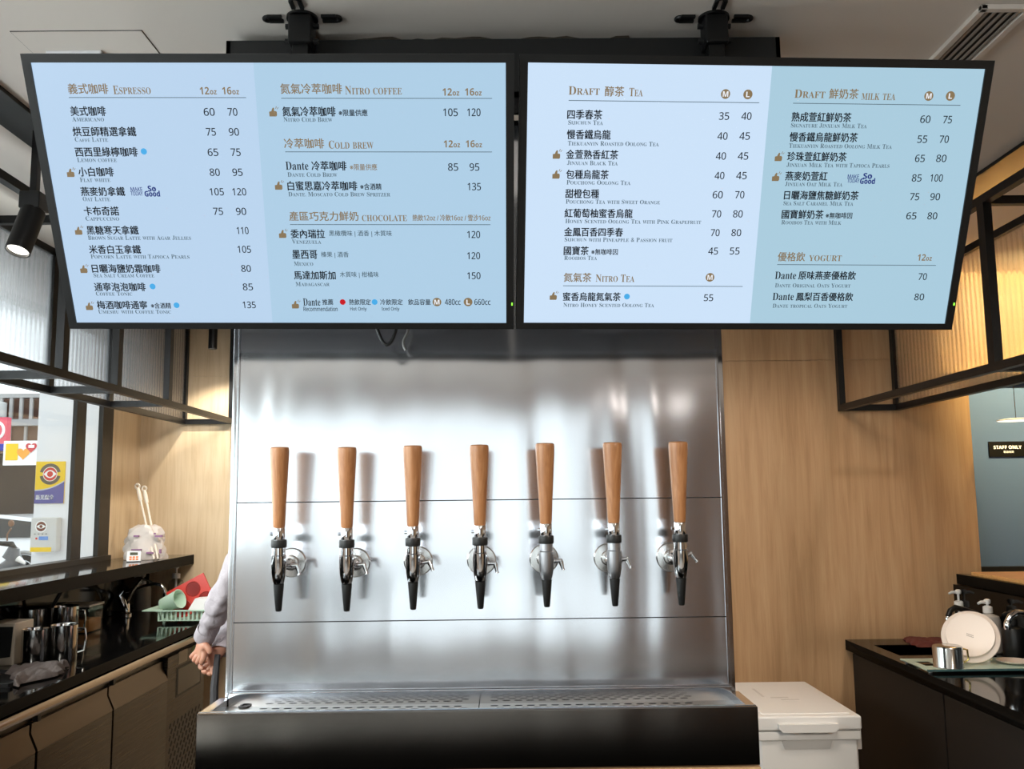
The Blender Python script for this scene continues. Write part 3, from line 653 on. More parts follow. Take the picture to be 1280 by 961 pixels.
# undercounter fridge
FXF = LC-.03
t = thing('counter_fridge', 'dark stainless undercounter fridge with slanted door lips on the left', 'fridge', (FXF-.3, 3, 0))
yend = ray(257, 812, X=FXF).y
fin('body', BM().box(LB+.02, FXF-.035, .7, yend, .08, CZ-.085), STEELF, t)
fin('toe_kick', BM().box(LB+.02, FXF-.10, .7, yend, 0, .08), BLACKM, t)
ydoors = [1.6, ray(-52, 960, X=FXF).y, ray(46, 930, X=FXF).y, ray(141, 900, X=FXF).y, ray(210, 860, X=FXF).y]
for i in range(4):
    ya, yb = ydoors[i]+.007, ydoors[i+1]-.007; zt = CZ-.115
    d = fin('door', BM().box(FXF-.034, FXF, ya, yb, .12, zt-.085, .002), STEELF, t)
    fin('door_lip', BM().prism([(0, zt-.084), (0, zt-.078), (-.022, zt-.03), (-.022, zt), (-.034, zt), (-.034, zt-.084)], lambda u, v: Vector((FXF+u, ya, v)), lambda u, v: Vector((FXF+u, yb, v))), mat('lip_steel', (92, 82, 74), .28, 1), d)
    fin('hinge', BM().box(FXF-.03, FXF-.014, ya+.02, ya+.04, zt+.001, zt+.02), BLACKM, d)
mp = BM(); yv0, yv1 = ydoors[4], yend
pnl = fin('machine_panel', mp.box(FXF-.034, FXF-.004, yv0, yv1, .12, CZ-.105, .002), STEELF, t)
pa = ray(222, 850, X=FXF-.003); pb = ray(250, 822, X=FXF-.003)
dz1 = ray(222, 837, X=FXF-.003).z; dz0 = ray(222, 868, X=FXF-.003).z
fin('display', BM().box(FXF-.006, FXF-.001, pa.y, pb.y, dz0, dz1, .001), mat('display_glass', (30, 24, 20), .15), pnl)
fin('display_surround', BM().box(FXF-.006, FXF-.002, pa.y-.015, pb.y+.015, dz0-.01, dz0).box(FXF-.006, FXF-.002, pa.y-.015, pb.y+.015, dz1, dz1+.01).box(FXF-.006, FXF-.002, pa.y-.015, pa.y, dz0, dz1).box(FXF-.006, FXF-.002, pb.y, pb.y+.015, dz0, dz1), BLACKM, pnl)
fin('energy_sticker', BM().box(FXF-.005, FXF-.003, pa.y+.01, pa.y+.12, dz1+.02, dz1+.075), mat('sticker_beige', (150, 140, 124), .6), pnl)
fin('round_sticker', BM().lathe([(.03, 0), (.03, .002), (0, .002)], (FXF-.005, pa.y+.2, dz1+.045), (1, 0, 0)), mat('sticker_green', (70, 96, 40), .6), pnl)
b = BM(); 
for r in range(15):
    for k in range(9):
        yy = yv0+.05+k*(yv1-yv0-.09)/8.5+(r % 2)*.02; zz = .165+r*.026
        if yy < yv1-.03: b.bar((FXF-.0035, yy-.007, zz-.009), (FXF-.0035, yy+.007, zz+.009), .002, .011)
fin('vent_slots', b, mat('vent_hole', (10, 9, 8), .8), pnl)

# ---- things on the left ledge
LEDGE = LZ
pb = ray(188, 699, Z=LEDGE); bx, by = pb.x-.03, pb.y
BAGM = mat('thin_plastic_bag', (234, 222, 212), .35, trans=.25)
def blob(prof_fn, nu=26, nv=14):
    vs = []; fs = []
    for i in range(nv+1):
        for k in range(nu): vs.append(prof_fn(i/nv, 2*PI*k/nu))
    for i in range(nv):
        for k in range(nu): k2 = (k+1) % nu; fs.append((i*nu+k, i*nu+k2, (i+1)*nu+k2, (i+1)*nu+k))
    fs.append(tuple(range(nu-1, -1, -1))); fs.append(tuple(range(nv*nu, (nv+1)*nu))); return vs, fs
def bag(v, a):
    r = (.095-.02*v-.045*max(0, v-.75)*4*.35) + .007*math.sin(5*a+9*v)+.005*math.sin(11*a-14*v)
    if v > .93: r *= .75
    return Vector((bx+1.15*r*math.cos(a), by+.6*r*math.sin(a), LEDGE+.001+.172*v+.006*math.sin(3*a)*v))
t = thing('plastic_bag', 'crumpled white plastic bag with purple print on the left ledge', 'plastic bag', (bx, by, LEDGE))
fin('bag', BM().add(*blob(bag)), BAGM, t)
PRN = mat('purple_print', (150, 108, 142), .6)
for px, py, w, h in ((170, 670, 6, 2), (198, 670, 9, 2.5), (170, 687, 12, 1.5), (187, 691, 8, 2), (200, 689, 2, 5), (193, 667, 2, 2)):
    q = ray(px, py, Y=by-.066); k = q.y/F_PX
    fin('printed_mark', BM().box(q.x-w*k/2, q.x+w*k/2, q.y-.001, q.y+.012, q.z-h*k/2, q.z+h*k/2), PRN, t)
for (tx, ty), (bx2, by2), lab in (((171, 604), (180, 662), 'long white spoon handle standing in the bag, left one'), ((179.5, 607), (187, 664), 'long white spoon handle standing in the bag, right one')):
    a = ray(tx, ty, Y=by+.09); c = ray(bx2, by2, Y=by+.02); dd = (c-a); c2 = a+dd*2.2
    c2.z = max(c2.z, LEDGE+.004)
    t = thing('long_spoon', lab, 'spoon', c2, 'long spoon handles in the white bag')
    WS = mat('cream_plastic', (236, 222, 204), .4)
    n = (c2-a).normalized(); 
    fin('shaft', BM().tube([a+n*.1, c2], .0052, 10), WS, t)
    ring = [a+n*.018+Vector((.0115*math.cos(q), 0, .0115*math.sin(q))) for q in [2*PI*i/16 for i in range(16)]]
    fin('grip', BM().tube([a+n*.03, a+n*.055, a+n*.1, a+n*.108], [.0075, .0105, .0098, .006], 12).tube(ring, .0052, 8, closed=True), WS, t)
# timer
p = ray(167, 702, Z=LEDGE); R = Matrix.Rotation(.35, 3, 'Z') @ Matrix.Rotation(-.35, 3, 'X')
t = thing('kitchen_timer', 'small white kitchen timer with orange keys beside the plastic bag', 'timer', p, local=True, rot=(-.3, 0, .3))
fin('timer_body', BM().box(-.033, .033, -.008, .008, 0, .052, .004), WHITEPL, t)
fin('timer_display', BM().box(-.018, .018, -.0095, -.007, .031, .045), mat('lcd_olive', (70, 72, 52), .3), t)
b = BM()
for k in range(3):
    for j in range(2): b.box(-.02+k*.015, -.009+k*.015, -.0105, -.007, .006+j*.011, .014+j*.011)
fin('timer_keys', b, mat('orange_key', (226, 130, 70), .5), t)
fin('timer_stand', BM().box(-.02, .02, .006, .03, .0, .006), WHITEPL, t)

# ---- things on the left worktop
def pump_bottle(label, c, r, hb, m, neck, pumpm, spoutdir, liquid=None, cat='soap bottle', group=None, tall=.06):
    c = Vector(c); t = thing('pump_bottle', label, cat, c, group)
    fin('bottle', BM().lathe([(r*.92, 0), (r, .006), (r, hb*.78), (r*.86, hb*.9), (neck, hb*.97), (neck, hb)], c), m, t)
    fin('cap', BM().lathe([(neck*1.35, hb*.985), (neck*1.35, hb+.022), (neck*.8, hb+.026)], c), pumpm, t)
    top = c+Vector((0, 0, hb+.024+tall)); d = Vector(spoutdir).normalized()
    fin('pump_head', BM().tube([c+Vector((0, 0, hb+.02)), top], .005, 10).lathe([(.011, -.008), (.014, 0), (.013, .008), (.006, .012)], top).tube([top, top+d*.03, top+d*.045+Vector((0, 0, -.006))], [.0075, .0065, .0045], 10), pumpm, t)
    if liquid: fin('dip_tube', BM().tube([c+Vector((0, 0, .01)), c+Vector((0, 0, hb))], .006, 8), pumpm, t)
    return t
def onL(px, py, Y=None): return ray(px, py, Z=CZ+.0005)
Yb = WL-.10
p = ray(178, 748, X=-1.925); p.z = CZ
pump_bottle('grey pump soap bottle behind the chrome faucet on the left worktop', p, .043, .135, mat('warm_grey_bottle', (128, 124, 118), .45), .012, mat('grey_pump', (150, 148, 146), .45), (-.6, -.4, 0), tall=.02)
p = ray(219, 760, Y=WL-.07); p.z = CZ
pump_bottle('clear pump bottle with white pump against the left oak wall', p, .042, .15, CLEAR, .016, WHITEPL, (-1, -.1, 0), True, tall=.035)
p = ray(247.5, 760, Y=WL-.08); p.z = CZ
t = thing('squeeze_jar', 'white-capped jar with a black band behind the red mould', 'jar', p)
fin('jar', BM().lathe([(.036, 0), (.038, .006), (.038, .085), (.030, .105)], p), mat('milky_plastic', (214, 208, 196), .4), t)
fin('band', BM().lathe([(.0385, .086), (.0385, .10)], p), BLACKM, t)
fin('cap', BM().lathe([(.034, .10), (.034, .125), (.024, .13), (.024, .145), (0, .147)], p), WHITEPL, t)
# green rack tray with dishes
pc = ray(225, 770, Z=CZ+.03)
k = pc.y/F_PX
tz = CZ+.062
gx0 = ray(184, 760, Z=tz).x; gy = ray(200, 762, Z=tz).y
t = thing('dish_basket', 'pale green slotted dish basket on the left worktop', 'dish basket', (gx0+.18, gy+.1, CZ)); GRN = mat('pale_green_plastic', (178, 206, 186), .4)
x0, x1, y0, y1 = gx0+.09, gx0+.37, gy-.02, gy+.2
b = BM().box(x0-.012, x1+.012, y0-.012, y0+.004, tz-.006, tz).box(x0-.012, x1+.012, y1-.004, y1+.012, tz-.006, tz).box(x0-.08, x0, y0, y1, tz-.006, tz, .002).box(x1, x1+.012, y0, y1, tz-.006, tz)
fin('rim', b, GRN, t)
b = BM().box(x0, x1, y0, y1, CZ+.012, CZ+.016)
for k in range(15):
    xx = x0+k*(x1-x0)/14
    for yy in (y0, y1): b.box(xx-.004, xx+.004, yy-.003, yy+.003, CZ+.012, tz-.004)
for k in range(9):
    yy = y0+k*(y1-y0)/8
    for xx in (x0, x1): b.box(xx-.003, xx+.003, yy-.004, yy+.004, CZ+.012, tz-.004)
for xx in (x0+.02, x1-.02):
    for yy in (y0+.02, y1-.02): b.box(xx-.006, xx+.006, yy-.006, yy+.006, CZ, CZ+.013)
fin('slatted_side', b, GRN, t)
ybk = (y0+y1)/2
# red silicone mould standing in the basket
RED = mat('red_silicone', (186, 44, 28), .4)
pm_ = ray(240, 745, Y=ybk)
t = thing('silicone_mould', 'red silicone mould with round cups standing in the green basket', 'baking mould', pm_, local=True, rot=(-.12, math.radians(-28), 0))
s_ = .085
b = BM(); b.box(-.105, .095, -.004, .004, -.075, .075, .003); fin('sheet', b, RED, t)
for dx, dz in ((.02, .028), (-.055, -.03), (.055, -.045)):
    fin('cup', BM().lathe([(.036, -.004), (.034, -.006), (.028, .03), (.022, .033), (0, .033)], (dx, 0, dz), (0, 1, 0)).lathe([(.0365, -.0045), (.034, -.0065), (.032, -.0046)], (dx, 0, dz), (0, 1, 0), cap=False), mat('red_silicone_dark', (150, 30, 20), .4), t)
# green cup lying on its side
pc = ray(214, 752, Y=ybk-.05)
t = thing('cup', 'pale green cup lying on its side in the dish basket', 'cup', pc, local=True, rot=(0, math.radians(72), math.radians(-18)))
fin('cup_wall', BM().lathe([(.026, -.05), (.03, -.049), (.044, .045), (.046, .05), (.042, .05), (.028, -.044), (0, -.044)], (0, 0, 0), n=30), mat('mint_cup', (196, 222, 200), .35), t)
pc = ray(252, 755, Y=ybk-.06)
tag(fin('food_box', BM().prism([(-.055, -.028), (.06, -.028), (.05, .025), (.035, .032), (-.02, .030)], lambda u, v: Vector((pc.x+u, pc.y-.035, pc.z+v)), lambda u, v: Vector((pc.x+u, pc.y+.035, pc.z+v))), WHITEPL, None, loc=pc), 'white plastic box lying in the dish basket by the red mould', 'box')
# chrome rinser faucet
pb = ray(158, 768, Z=CZ); pb.z = CZ; yk = pb.y
def at(px, py, dy=0): return ray(px, py, Y=yk+dy)
t = thing('faucet', 'chrome faucet with a curved spout on the left worktop', 'faucet', pb)
fin('faucet_base', BM().lathe([(.026, 0), (.026, .006), (.016, .012), (.015, .05), (.012, .055)], pb), CHROME, t)
fin('faucet_body', BM().tube([at(157, 760), at(153, 752), at(150, 744), at(155, 738)], [.013, .016, .015, .010], 14), CHROME, t)
fin('spout', BM().tube([at(153, 741), at(165, 737), at(180, 732), at(194, 729.5), at(201, 731), at(205, 736), at(207, 742)], [.0095, .0085, .0075, .0075, .0075, .0075, .008], 14), CHROME, t)
fin('nozzle', BM().lathe([(.012, 0), (.0125, .016), (.010, .02)], at(207, 746), (0, 0, 1)), CHROME, t)
fin('lever', BM().tube([at(160, 752), at(166, 738), at(178, 724), at(184, 725), at(196, 731)], [.006, .012, .009, .006, .005], 12), mat('brushed_lever', (206, 188, 164), .25, 1), t)
fin('valve_handle', BM().tube([at(154, 745, -.02), at(160, 762, -.03)], [.005, .004], 10), CHROME, t)
p = ray(137, 755, Z=CZ); 
tag(fin('sponge_holder', BM().lathe([(.02, 0), (.024, .01), (.022, .05), (.012, .062), (0, .062)], ray(137, 768, Z=CZ)), GREYPL, None, loc=ray(137, 768, Z=CZ)), 'small grey rounded caddy just left of the chrome faucet', 'caddy')
# metal pitchers
def pitcher(label, px, pyb, wpx, hpx, handle_ang):
    c = ray(px, pyb, Z=CZ); c.z = CZ; k = c.y/F_PX; r = wpx*k/2; c.y += r*.6; h = hpx*k*1.03
    t = thing('milk_pitcher', label, 'pitcher', c, 'stainless pitchers on the left worktop')
    fin('cup_wall', BM().lathe([(0, .0), (r*.96, 0), (r, .004), (r, h), (r*1.04, h+.002), (r*.97, h+.001), (r*.94, h*.97), (r*.93, .006), (0, .006)], c, n=32, cap=False), STEELC, t)
    d = Vector((math.cos(handle_ang), math.sin(handle_ang), 0))
    fin('handle', BM().tube([c+d*r*.98+Vector((0, 0, h*.88)), c+d*(r+.022)+Vector((0, 0, h*.86)), c+d*(r+.027)+Vector((0, 0, h*.6)), c+d*(r+.022)+Vector((0, 0, h*.25)), c+d*r*.98+Vector((0, 0, h*.2))], .004, 8), STEELC, t)
    return c, r, h
pA = pitcher('front left steel pitcher beside the grey cloth', 38, 831, 31, 40, 1.2)
pB = pitcher('front right steel pitcher, tallest in front, beside the grey cloth', 74, 828, 31, 42, .5)
pC = pitcher('back left steel pitcher with a ladle in it', 36, 801, 33, 36, 2.5)
pD = pitcher('back right steel pitcher standing before the clear box', 74, 799, 33, 37, .2)
# utensils
def utensil(name, label, pts, rs, head, m, mh, cat):
    t = thing(name, label, cat, pts[0]); fin('handle', BM().tube(pts, rs, 10), m, t)
    fin('head', head, mh, t)
c = pC[0]; base = c+Vector((.01, .0, .012)); tip = ray(76, 740, Y=c.y+.06); tip = Vector(tip)
mid = base.lerp(tip, .5)
utensil('spatula', 'black handled spatula leaning out of the back left pitcher', [mid, tip], [.0065, .0085], BM().tube([base, mid], [.004, .0045], 8), BLACKM, STEELC, 'spatula')
c = pC[0]; base = c+Vector((-.022, .0, .012)); tip = ray(5, 747, Y=c.y+.02); mid = base.lerp(tip, .45)
utensil('ladle', 'copper coloured ladle leaning left out of a pitcher', [base, mid, tip], [.004, .006, .008], BM().lathe([(0, -.012), (.014, -.009), (.019, 0), (.017, 0), (.012, -.007), (0, -.009)], base+Vector((0, 0, .014))), mat('copper', (190, 120, 86), .25, 1), mat('copper', ()), 'ladle')
p = ray(38, 790, Z=CZ); p.z = CZ; p.y += .02
tag(fin('bowl', BM().lathe([(.02, 0), (.022, .004), (.06, .045), (.068, .068), (.064, .068), (.055, .045), (.018, .008), (0, .008)][::1], (p.x, p.y+.12, CZ), n=36), mat('cream_ceramic', (206, 194, 160), .4), None, loc=p), 'cream round bowl behind the pitchers under the ledge', 'bowl')
p = ray(88, 792, Z=CZ); p.z = CZ; k = p.y/F_PX; hw = 21*k
t = thing('storage_box', 'clear plastic box with orange-brown contents behind the pitchers', 'storage box', p)
y0, y1 = p.y, p.y+.14; x0, x1 = p.x-hw, p.x+hw; hb = 31*k
fin('box_wall', BM().box(x0, x1, y0, y0+.003, CZ, CZ+hb).box(x0, x1, y1-.003, y1, CZ, CZ+hb).box(x0, x0+.003, y0, y1, CZ, CZ+hb).box(x1-.003, x1, y0, y1, CZ, CZ+hb).box(x0, x1, y0, y1, CZ, CZ+.003), CLEAR, t)
fin('contents', BM().box(x0+.004, x1-.004, y0+.004, y1-.004, CZ+.003, CZ+hb*.5, .006), mat('orange_brown_grains', (160, 100, 44), .7), t)
fin('lid', BM().box(x0-.005, x1+.005, y0-.005, y1+.005, CZ+hb, CZ+hb+.01, .004), mat('frosted_lid', (190, 180, 168), .4), t)
p = ray(75, 775, Z=CZ); p.z = CZ; p.y = min(p.y, WL-.3)
c = Vector((p.x, p.y, CZ))
t = thing('squeeze_bottle', 'pale green squeeze bottle with red cap under the ledge', 'bottle', c)
fin('bottle', BM().lathe([(.028, 0), (.03, .005), (.03, .10), (.02, .125)], c), mat('mint_bottle', (150, 190, 150), .4), t)
fin('cap', BM().lathe([(.018, .125), (.018, .14), (.007, .165), (0, .166)], c), mat('red_cap', (176, 40, 36), .4), t)
p = ray(6, 832, Z=CZ); p.z = CZ; k = p.y/F_PX
t = thing('knock_box', 'cream knock box with a slanted black insert at the left edge', 'knock box', p)
x0, x1, y0, y1, hb = p.x-.075, p.x+10*k, p.y, p.y+.13, 50*k
fin('box', BM().box(x0, x1, y0, y1, CZ, CZ+hb, .006), mat('cream_box', (190, 176, 158), .4), t)
fin('insert', BM().prism([(x0+.004, CZ+.02), (x1-.012, CZ+.03), (x1-.006, CZ+hb-.012), (x0+.004, CZ+hb-.012)], lambda u, v: Vector((u, y0-.004, v)), lambda u, v: Vector((u, y0+.01, v))), BLACKM, t)
# tray and cloth
p0 = ray(-20, 858, Z=CZ); p1 = ray(40, 845, Z=CZ)
x0, x1, y0, y1 = p0.x-.1, p1.x+.03, p0.y-.03, p1.y+.05
tag(fin('serving_tray', BM().box(x0, x1, y0, y1, CZ, CZ+.004, .0015).box(x0, x1, y0, y0+.008, CZ, CZ+.014, .002).box(x0, x1, y1-.008, y1, CZ, CZ+.014, .002).box(x1-.008, x1, y0, y1, CZ, CZ+.014, .002).box(x0, x0+.008, y0, y1, CZ, CZ+.014, .002), BLACKM, None, loc=(x0, y0, CZ)), 'low black tray at the left edge with a grey cloth on it', 'tray')
CLOTHG = mat('grey_terry_cloth', (104, 94, 90), .95); nn = noise(CLOTHG, coords(CLOTHG, (1, 1, 1), 'World'), 320, 3); lk(CLOTHG, bump(CLOTHG, nn, .6, .004), bsdf(CLOTHG).inputs['Normal'])
def cloth(name, label, quad, m, cat, h=.02, seed=1, z0=CZ, th=.006, amp=.012):
    """folded cloth: top surface of ridges over the quad, closed underneath"""
    rnd = random.Random(seed); n = 26; q = [Vector((p.x, p.y, z0)) for p in quad]; top = []; bot = []
    ph = [rnd.uniform(0, 6) for _ in range(4)]
    for j in range(n+1):
        for i in range(n+1):
            u, v = i/n, j/n; p = q[0].lerp(q[1], u).lerp(q[3].lerp(q[2], u), v)
            e = min(u, 1-u, v, 1-v); ed = min(1, e/.12)
            w = (.012*math.sin(7*u+ph[0]+3*v)+.006*math.sin(19*v+ph[2]+8*u))*(1-ed)
            z = z0+.001+ed**.6*(h*.45+amp*abs(math.sin(6*v+2.2*math.sin(3.5*u+ph[1])+ph[2]))*.9+amp*.25*math.sin(4*u-9*v+ph[3])+amp*.15*math.sin(31*u+ph[0])*math.sin(27*v+ph[1]))
            top.append(Vector((p.x+w, p.y+w, max(z, z0+.001)))); bot.append(Vector((p.x+w, p.y+w, z0+.0005)))
    N = n+1; fs = []
    for j in range(n):
        for i in range(n): a = j*N+i; fs += [(a, a+1, a+N+1, a+N), (N*N+a+N, N*N+a+N+1, N*N+a+1, N*N+a)]
    rim = [i for i in range(n)]+[j*N+n for j in range(n)]+[n*N+i for i in range(n, 0, -1)]+[j*N for j in range(n, 0, -1)]
    for a, b2 in zip(rim, rim[1:]+rim[:1]): fs.append((a, N*N+a, N*N+b2, b2))
    o = fin(name, BM().add(top+bot, fs), m, None, loc=q[0]); return tag(o, label, cat)
cloth('cleaning_cloth', 'crumpled grey cleaning cloth lying before the pitchers', [ray(12, 862, Z=CZ), ray(70, 846, Z=CZ), ray(92, 832, Z=CZ), ray(14, 838, Z=CZ)], CLOTHG, 'cloth', .022, 3, CZ+.0045, amp=.02)

# ================================================================ right counter
RZ = .833; RC = 1.555
def onR(px, py): p = ray(px, py, Z=RZ); p.z = RZ; return p
RBK = 2.07                                              # backsplash plane
s0, s1 = onR(1094, 804.5), onR(1168, 816)
sx0, sx1, sy0, sy1 = 1.62, 1.95, s1.y-.05, onR(1100, 804.5).y-.03
t = thing('worktop', 'polished black stone worktop on the right with an inset sink', 'worktop', (RC, 3.4, RZ))
b = BM(); x_b = [RC, sx0, sx1, RBK-.002]; y_b = [.6, sy0, sy1, WR-.002]
for i in range(3):
    for j in range(3):
        if not (i == 1 and j == 1): b.box(x_b[i], x_b[i+1], y_b[j], y_b[j+1], RZ-.045, RZ)
bmesh.ops.remove_doubles(b.b, verts=b.b.verts[:], dist=1e-5)
edges_honed(fin('slab', b, STONE, t))
fin('sink_basin', BM().box(sx0-.005, sx0, sy0, sy1, RZ-.17, RZ-.004).box(sx1, sx1+.005, sy0, sy1, RZ-.17, RZ-.004).box(sx0, sx1, sy0-.005, sy0, RZ-.17, RZ-.004).box(sx0, sx1, sy1, sy1+.005, RZ-.17, RZ-.004).box(sx0, sx1, sy0, sy1, RZ-.175, RZ-.17), mat('sink_steel', (150, 140, 124), .25, 1), t)
RLZ = ray(1195, 717, Y=WR).z; RLF = ray(1195, 717, Y=WR).x
struct('trim_2', BM().box(RBK, RBK+.03, .6, WR-.002, RZ-.1, RLZ-.047), STONE)
t = thing('counter_cabinet', 'dark brown cabinet with flat doors under the right worktop', 'cabinet', (RC+.3, 3.4, 0))
fin('carcass', BM().box(RC+.05, 2.06, .6, WR-.003, .08, RZ-.18), BLACKM, t)
fin('plinth', BM().box(RC+.1, 2.06, .6, WR-.003, 0, .08), BLACKM, t)
ysplit = ray(1181, 880, X=RC+.025).y
yy = [.6, 1.7, ysplit-.75, ysplit, WR-.02]
for a, c in zip(yy[:-1], yy[1:]): fin('door', BM().box(RC+.022, RC+.046, a+.006, c-.006, .1, RZ-.058, .002), DARKCAB, t)
tag(edges_honed(fin('window_ledge', BM().box(RLF, WX+.1, .6, WR-.001, RLZ-.045, RLZ, .003), STONE, None, loc=(RLF, 3, RLZ))), 'raised black ledge above the right worktop', 'ledge')
# boards on the right ledge
pb0 = ray(1202, 716, Z=RLZ); pb1 = ray(1280, 724, Z=RLZ)
for k, (ya, yb, xo, lab) in enumerate(((3.73, 4.2, .02, 'farther oak board lying on the right ledge'), (3.2, 3.715, .015, 'nearer oak board lying on the right ledge'))):
    tag(fin('serving_board', BM().box(RLF+xo, RLF+xo+.24, ya, yb, RLZ, RLZ+.016, .004), BOARD, None, loc=(RLF, ya, RLZ)), lab, 'board', 'wooden boards on the right ledge')
# cooler box
t = thing('cooler_box', 'large white cooler box with front handle behind the drip tray', 'cooler', (1.085, 3.7, 0))
x0, x1, y0, y1, zt = .895, 1.275, 3.4, 4.02, .705
b = BM().box(x0+.012, x1-.012, y0+.012, y1-.012, .18, zt-.055, .018).box(x0+.004, x1-.004, y0+.004, y1-.004, zt-.085, zt-.052, .008)
fin('body', b, WHITEPL, t)
lid = fin('lid', BM().box(x0, x1, y0, y1, zt-.050, zt, .013).box(x0+.03, x1-.03, y0+.035, y1-.03, zt-.004, zt+.004, .004), WHITEPL, t)
fin('seam', BM().box(x0+.006, x1-.006, y0+.006, y1-.006, zt-.053, zt-.049), mat('seam_grey', (150, 146, 142), .6), t)
fin('lid_emboss', BM().box(1.03, 1.10, 3.68, 3.70, zt+.003, zt+.0048, .0008).box(1.06, 1.13, 3.64, 3.66, zt+.003, zt+.0048, .0008).box(1.0, 1.012, 3.7, 3.86, zt+.003, zt+.0048, .0008), mat('emboss_plastic', (214, 211, 208), .45), lid)
hx0 = ray(972, 905, Y=y0).x; hx1 = ray(1046, 905, Y=y0).x; hz = ray(1008, 908, Y=y0).z
hnd = fin('handle', BM().prism([(hx0, hz+.012), (hx1, hz+.012), (hx1, hz-.004), (hx1-.015, hz-.016), (hx0+.015, hz-.016), (hx0, hz-.004)], lambda u, v: Vector((u, y0-.022, v)), lambda u, v: Vector((u, y0+.008, v))), WHITEPL, t)
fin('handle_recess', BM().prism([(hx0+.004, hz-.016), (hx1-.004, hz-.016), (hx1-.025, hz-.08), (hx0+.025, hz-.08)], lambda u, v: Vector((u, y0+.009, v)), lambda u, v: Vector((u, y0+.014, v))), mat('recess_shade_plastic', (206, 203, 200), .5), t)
fin('latch', BM().box(x1-.012, x1+.014, y0+.05, y0+.12, zt-.13, zt-.055, .005), WHITEPL, t)
fin('stand', BM().box(x0+.03, x1-.03, y0+.03, y1-.03, .0, .18), GREYPL, t)
# things on the right worktop
cloth('folded_towel', 'dark red folded towel at the far end of the right worktop', [onR(1148, 808), onR(1186, 812), onR(1188, 802), onR(1128, 799)], mat('maroon_cloth', (98, 44, 36), .9), 'towel', .03, 5, RZ, amp=.008)
# glass tray with cut edge
gA, gB = onR(1128, 823), onR(1164, 837)
t = thing('glass_tray', 'flat pale green glass tray with slots on the right worktop', 'tray', (gB.x, gB.y, RZ)); GT_ = mat('mint_tray', (186, 206, 190), .3)
q0 = ray(1127, 823, Z=RZ+.014); q1 = ray(1166, 837, Z=RZ+.014)
tx0 = q1.x-.02; ty0 = q1.y; ty1 = q0.y; tx1 = RBK-.06; tzz = RZ+.014
hx_ = [tx0, tx0+.03, tx0+.085, tx1]; hy_ = [ty0, ty0+.08, ty1-.06, ty1]
b = BM()
for i in range(3):
    for j in range(3):
        if not (i == 1 and j == 1): b.box(hx_[i], hx_[i+1], hy_[j], hy_[j+1], tzz-.005, tzz)
bmesh.ops.remove_doubles(b.b, verts=b.b.verts[:], dist=1e-5)
fin('tray_plate', b, GT_, t)
fin('tray_edge', BM().box(tx0-.002, tx1, ty0-.006, ty0, tzz-.006, tzz+.001), mat('glass_edge_teal', (66, 96, 98), .15), t)
b = BM()
for xx in (tx0+.02, tx1-.02):
    for y_ in (ty0+.02, ty1-.02): b.lathe([(.008, 0), (.006, tzz-.005-RZ)], (xx, y_, RZ), n=12)
fin('foot', b, GREYPL, t)
# plate standing on the tray
pl = ray(1214, 812, Y=ty0+.13); rp = 33*pl.y/F_PX
t = thing('plate', 'round cream plate standing upright on the glass tray', 'plate', pl, local=True, rot=(math.radians(-28), 0, math.radians(-30)))
fin('dish', BM().lathe([(0, .0), (rp*.74, 0), (rp*.78, .003), (rp*.80, -.012), (rp*.97, -.016), (rp, -.013), (rp*.98, -.010), (rp*.84, -.004), (rp*.82, .009), (rp*.7, .007), (0, .006)], (0, 0, 0), (0, -1, 0), 48, cap=False), mat('cream_stoneware', (236, 222, 212), .35), t)
b = BM()
for k in range(2):
    for j in range(5): b.box(-.012+j*.005, -.0085+j*.005, -.0016-.006, -.001-.006+.002, -.004+k*.007-.0016*j, -.0015+k*.007-.0016*j)
fin('maker_mark', b, mat('mark_grey', (150, 136, 128), .6), t)
t.location.z = tzz+rp*math.cos(math.radians(28))+.010
# upside-down steel cup on the tray
pc = ray(1185, 836, Z=tzz); k = pc.y/F_PX; r = 17.5*k; hc = 26*k
c = Vector((pc.x, ty0+.055, tzz)); c.x = ray(1185, 822, Y=c.y).x
t = thing('milk_pitcher', 'steel cup turned upside down on the glass tray', 'pitcher', c)
fin('cup_wall', BM().lathe([(r*.97, 0), (r*1.03, 0), (r, .003), (r, hc*.9), (r*.96, hc*.97), (r*.85, hc), (0, hc)], c, n=36), STEELC, t)
fin('handle', BM().tube([c+Vector((r*.95, -.01, hc*.85)), c+Vector((r+.014, -.015, hc*.8)), c+Vector((r+.016, -.015, hc*.35)), c+Vector((r*.95, -.01, hc*.2))], .004, 8), mat('brass_tone', (214, 190, 120), .2, 1), t)
# far faucet, near faucet
def faucet_r(label, px, py, px_x, pts, nz, mm):
    pb = ray(px, py, X=px_x); pb.z = RZ; yk = pb.y
    t = thing('faucet', label, 'faucet', pb)
    q = [ray(a, c, Y=yk) for a, c in pts]
    fin('faucet_base', BM().lathe([(.024, 0), (.024, .006), (.015, .012), (.013, .05)], pb), CHROME, t)
    fin('spout', BM().tube([pb+Vector((0, 0, .045))]+q, [.0125]+[.0115]*len(q), 14), mm, t)
    e = q[-1]; fin('nozzle', BM().lathe([(.010, .004), (.0125, 0), (.0135, -.014), (.0125, -.026), (.009, -.027)], e), CHROME, t)
    a, c = nz; fin('lever', BM().tube([ray(a, c, Y=yk-.02), ray(a+5, c-14, Y=yk-.02)], [.005, .0035], 10), CHROME, t)
faucet_r('black faucet with chrome nozzle behind the cream plate', 1236, 800, 1.97, [(1235, 782), (1228, 772), (1218, 766), (1205, 762), (1194, 759), (1188, 763), (1185, 771)], (1213, 784), BLACK)
faucet_r('chrome faucet on the right worktop, nearer than the black faucet', 1290, 822, 2.0, [(1291, 790), (1288, 772), (1280, 766), (1271, 765), (1263, 770), (1259, 778)], (1296, 790), CHROME)
p = ray(1199, 760, Y=WR-.07); p.z = RZ
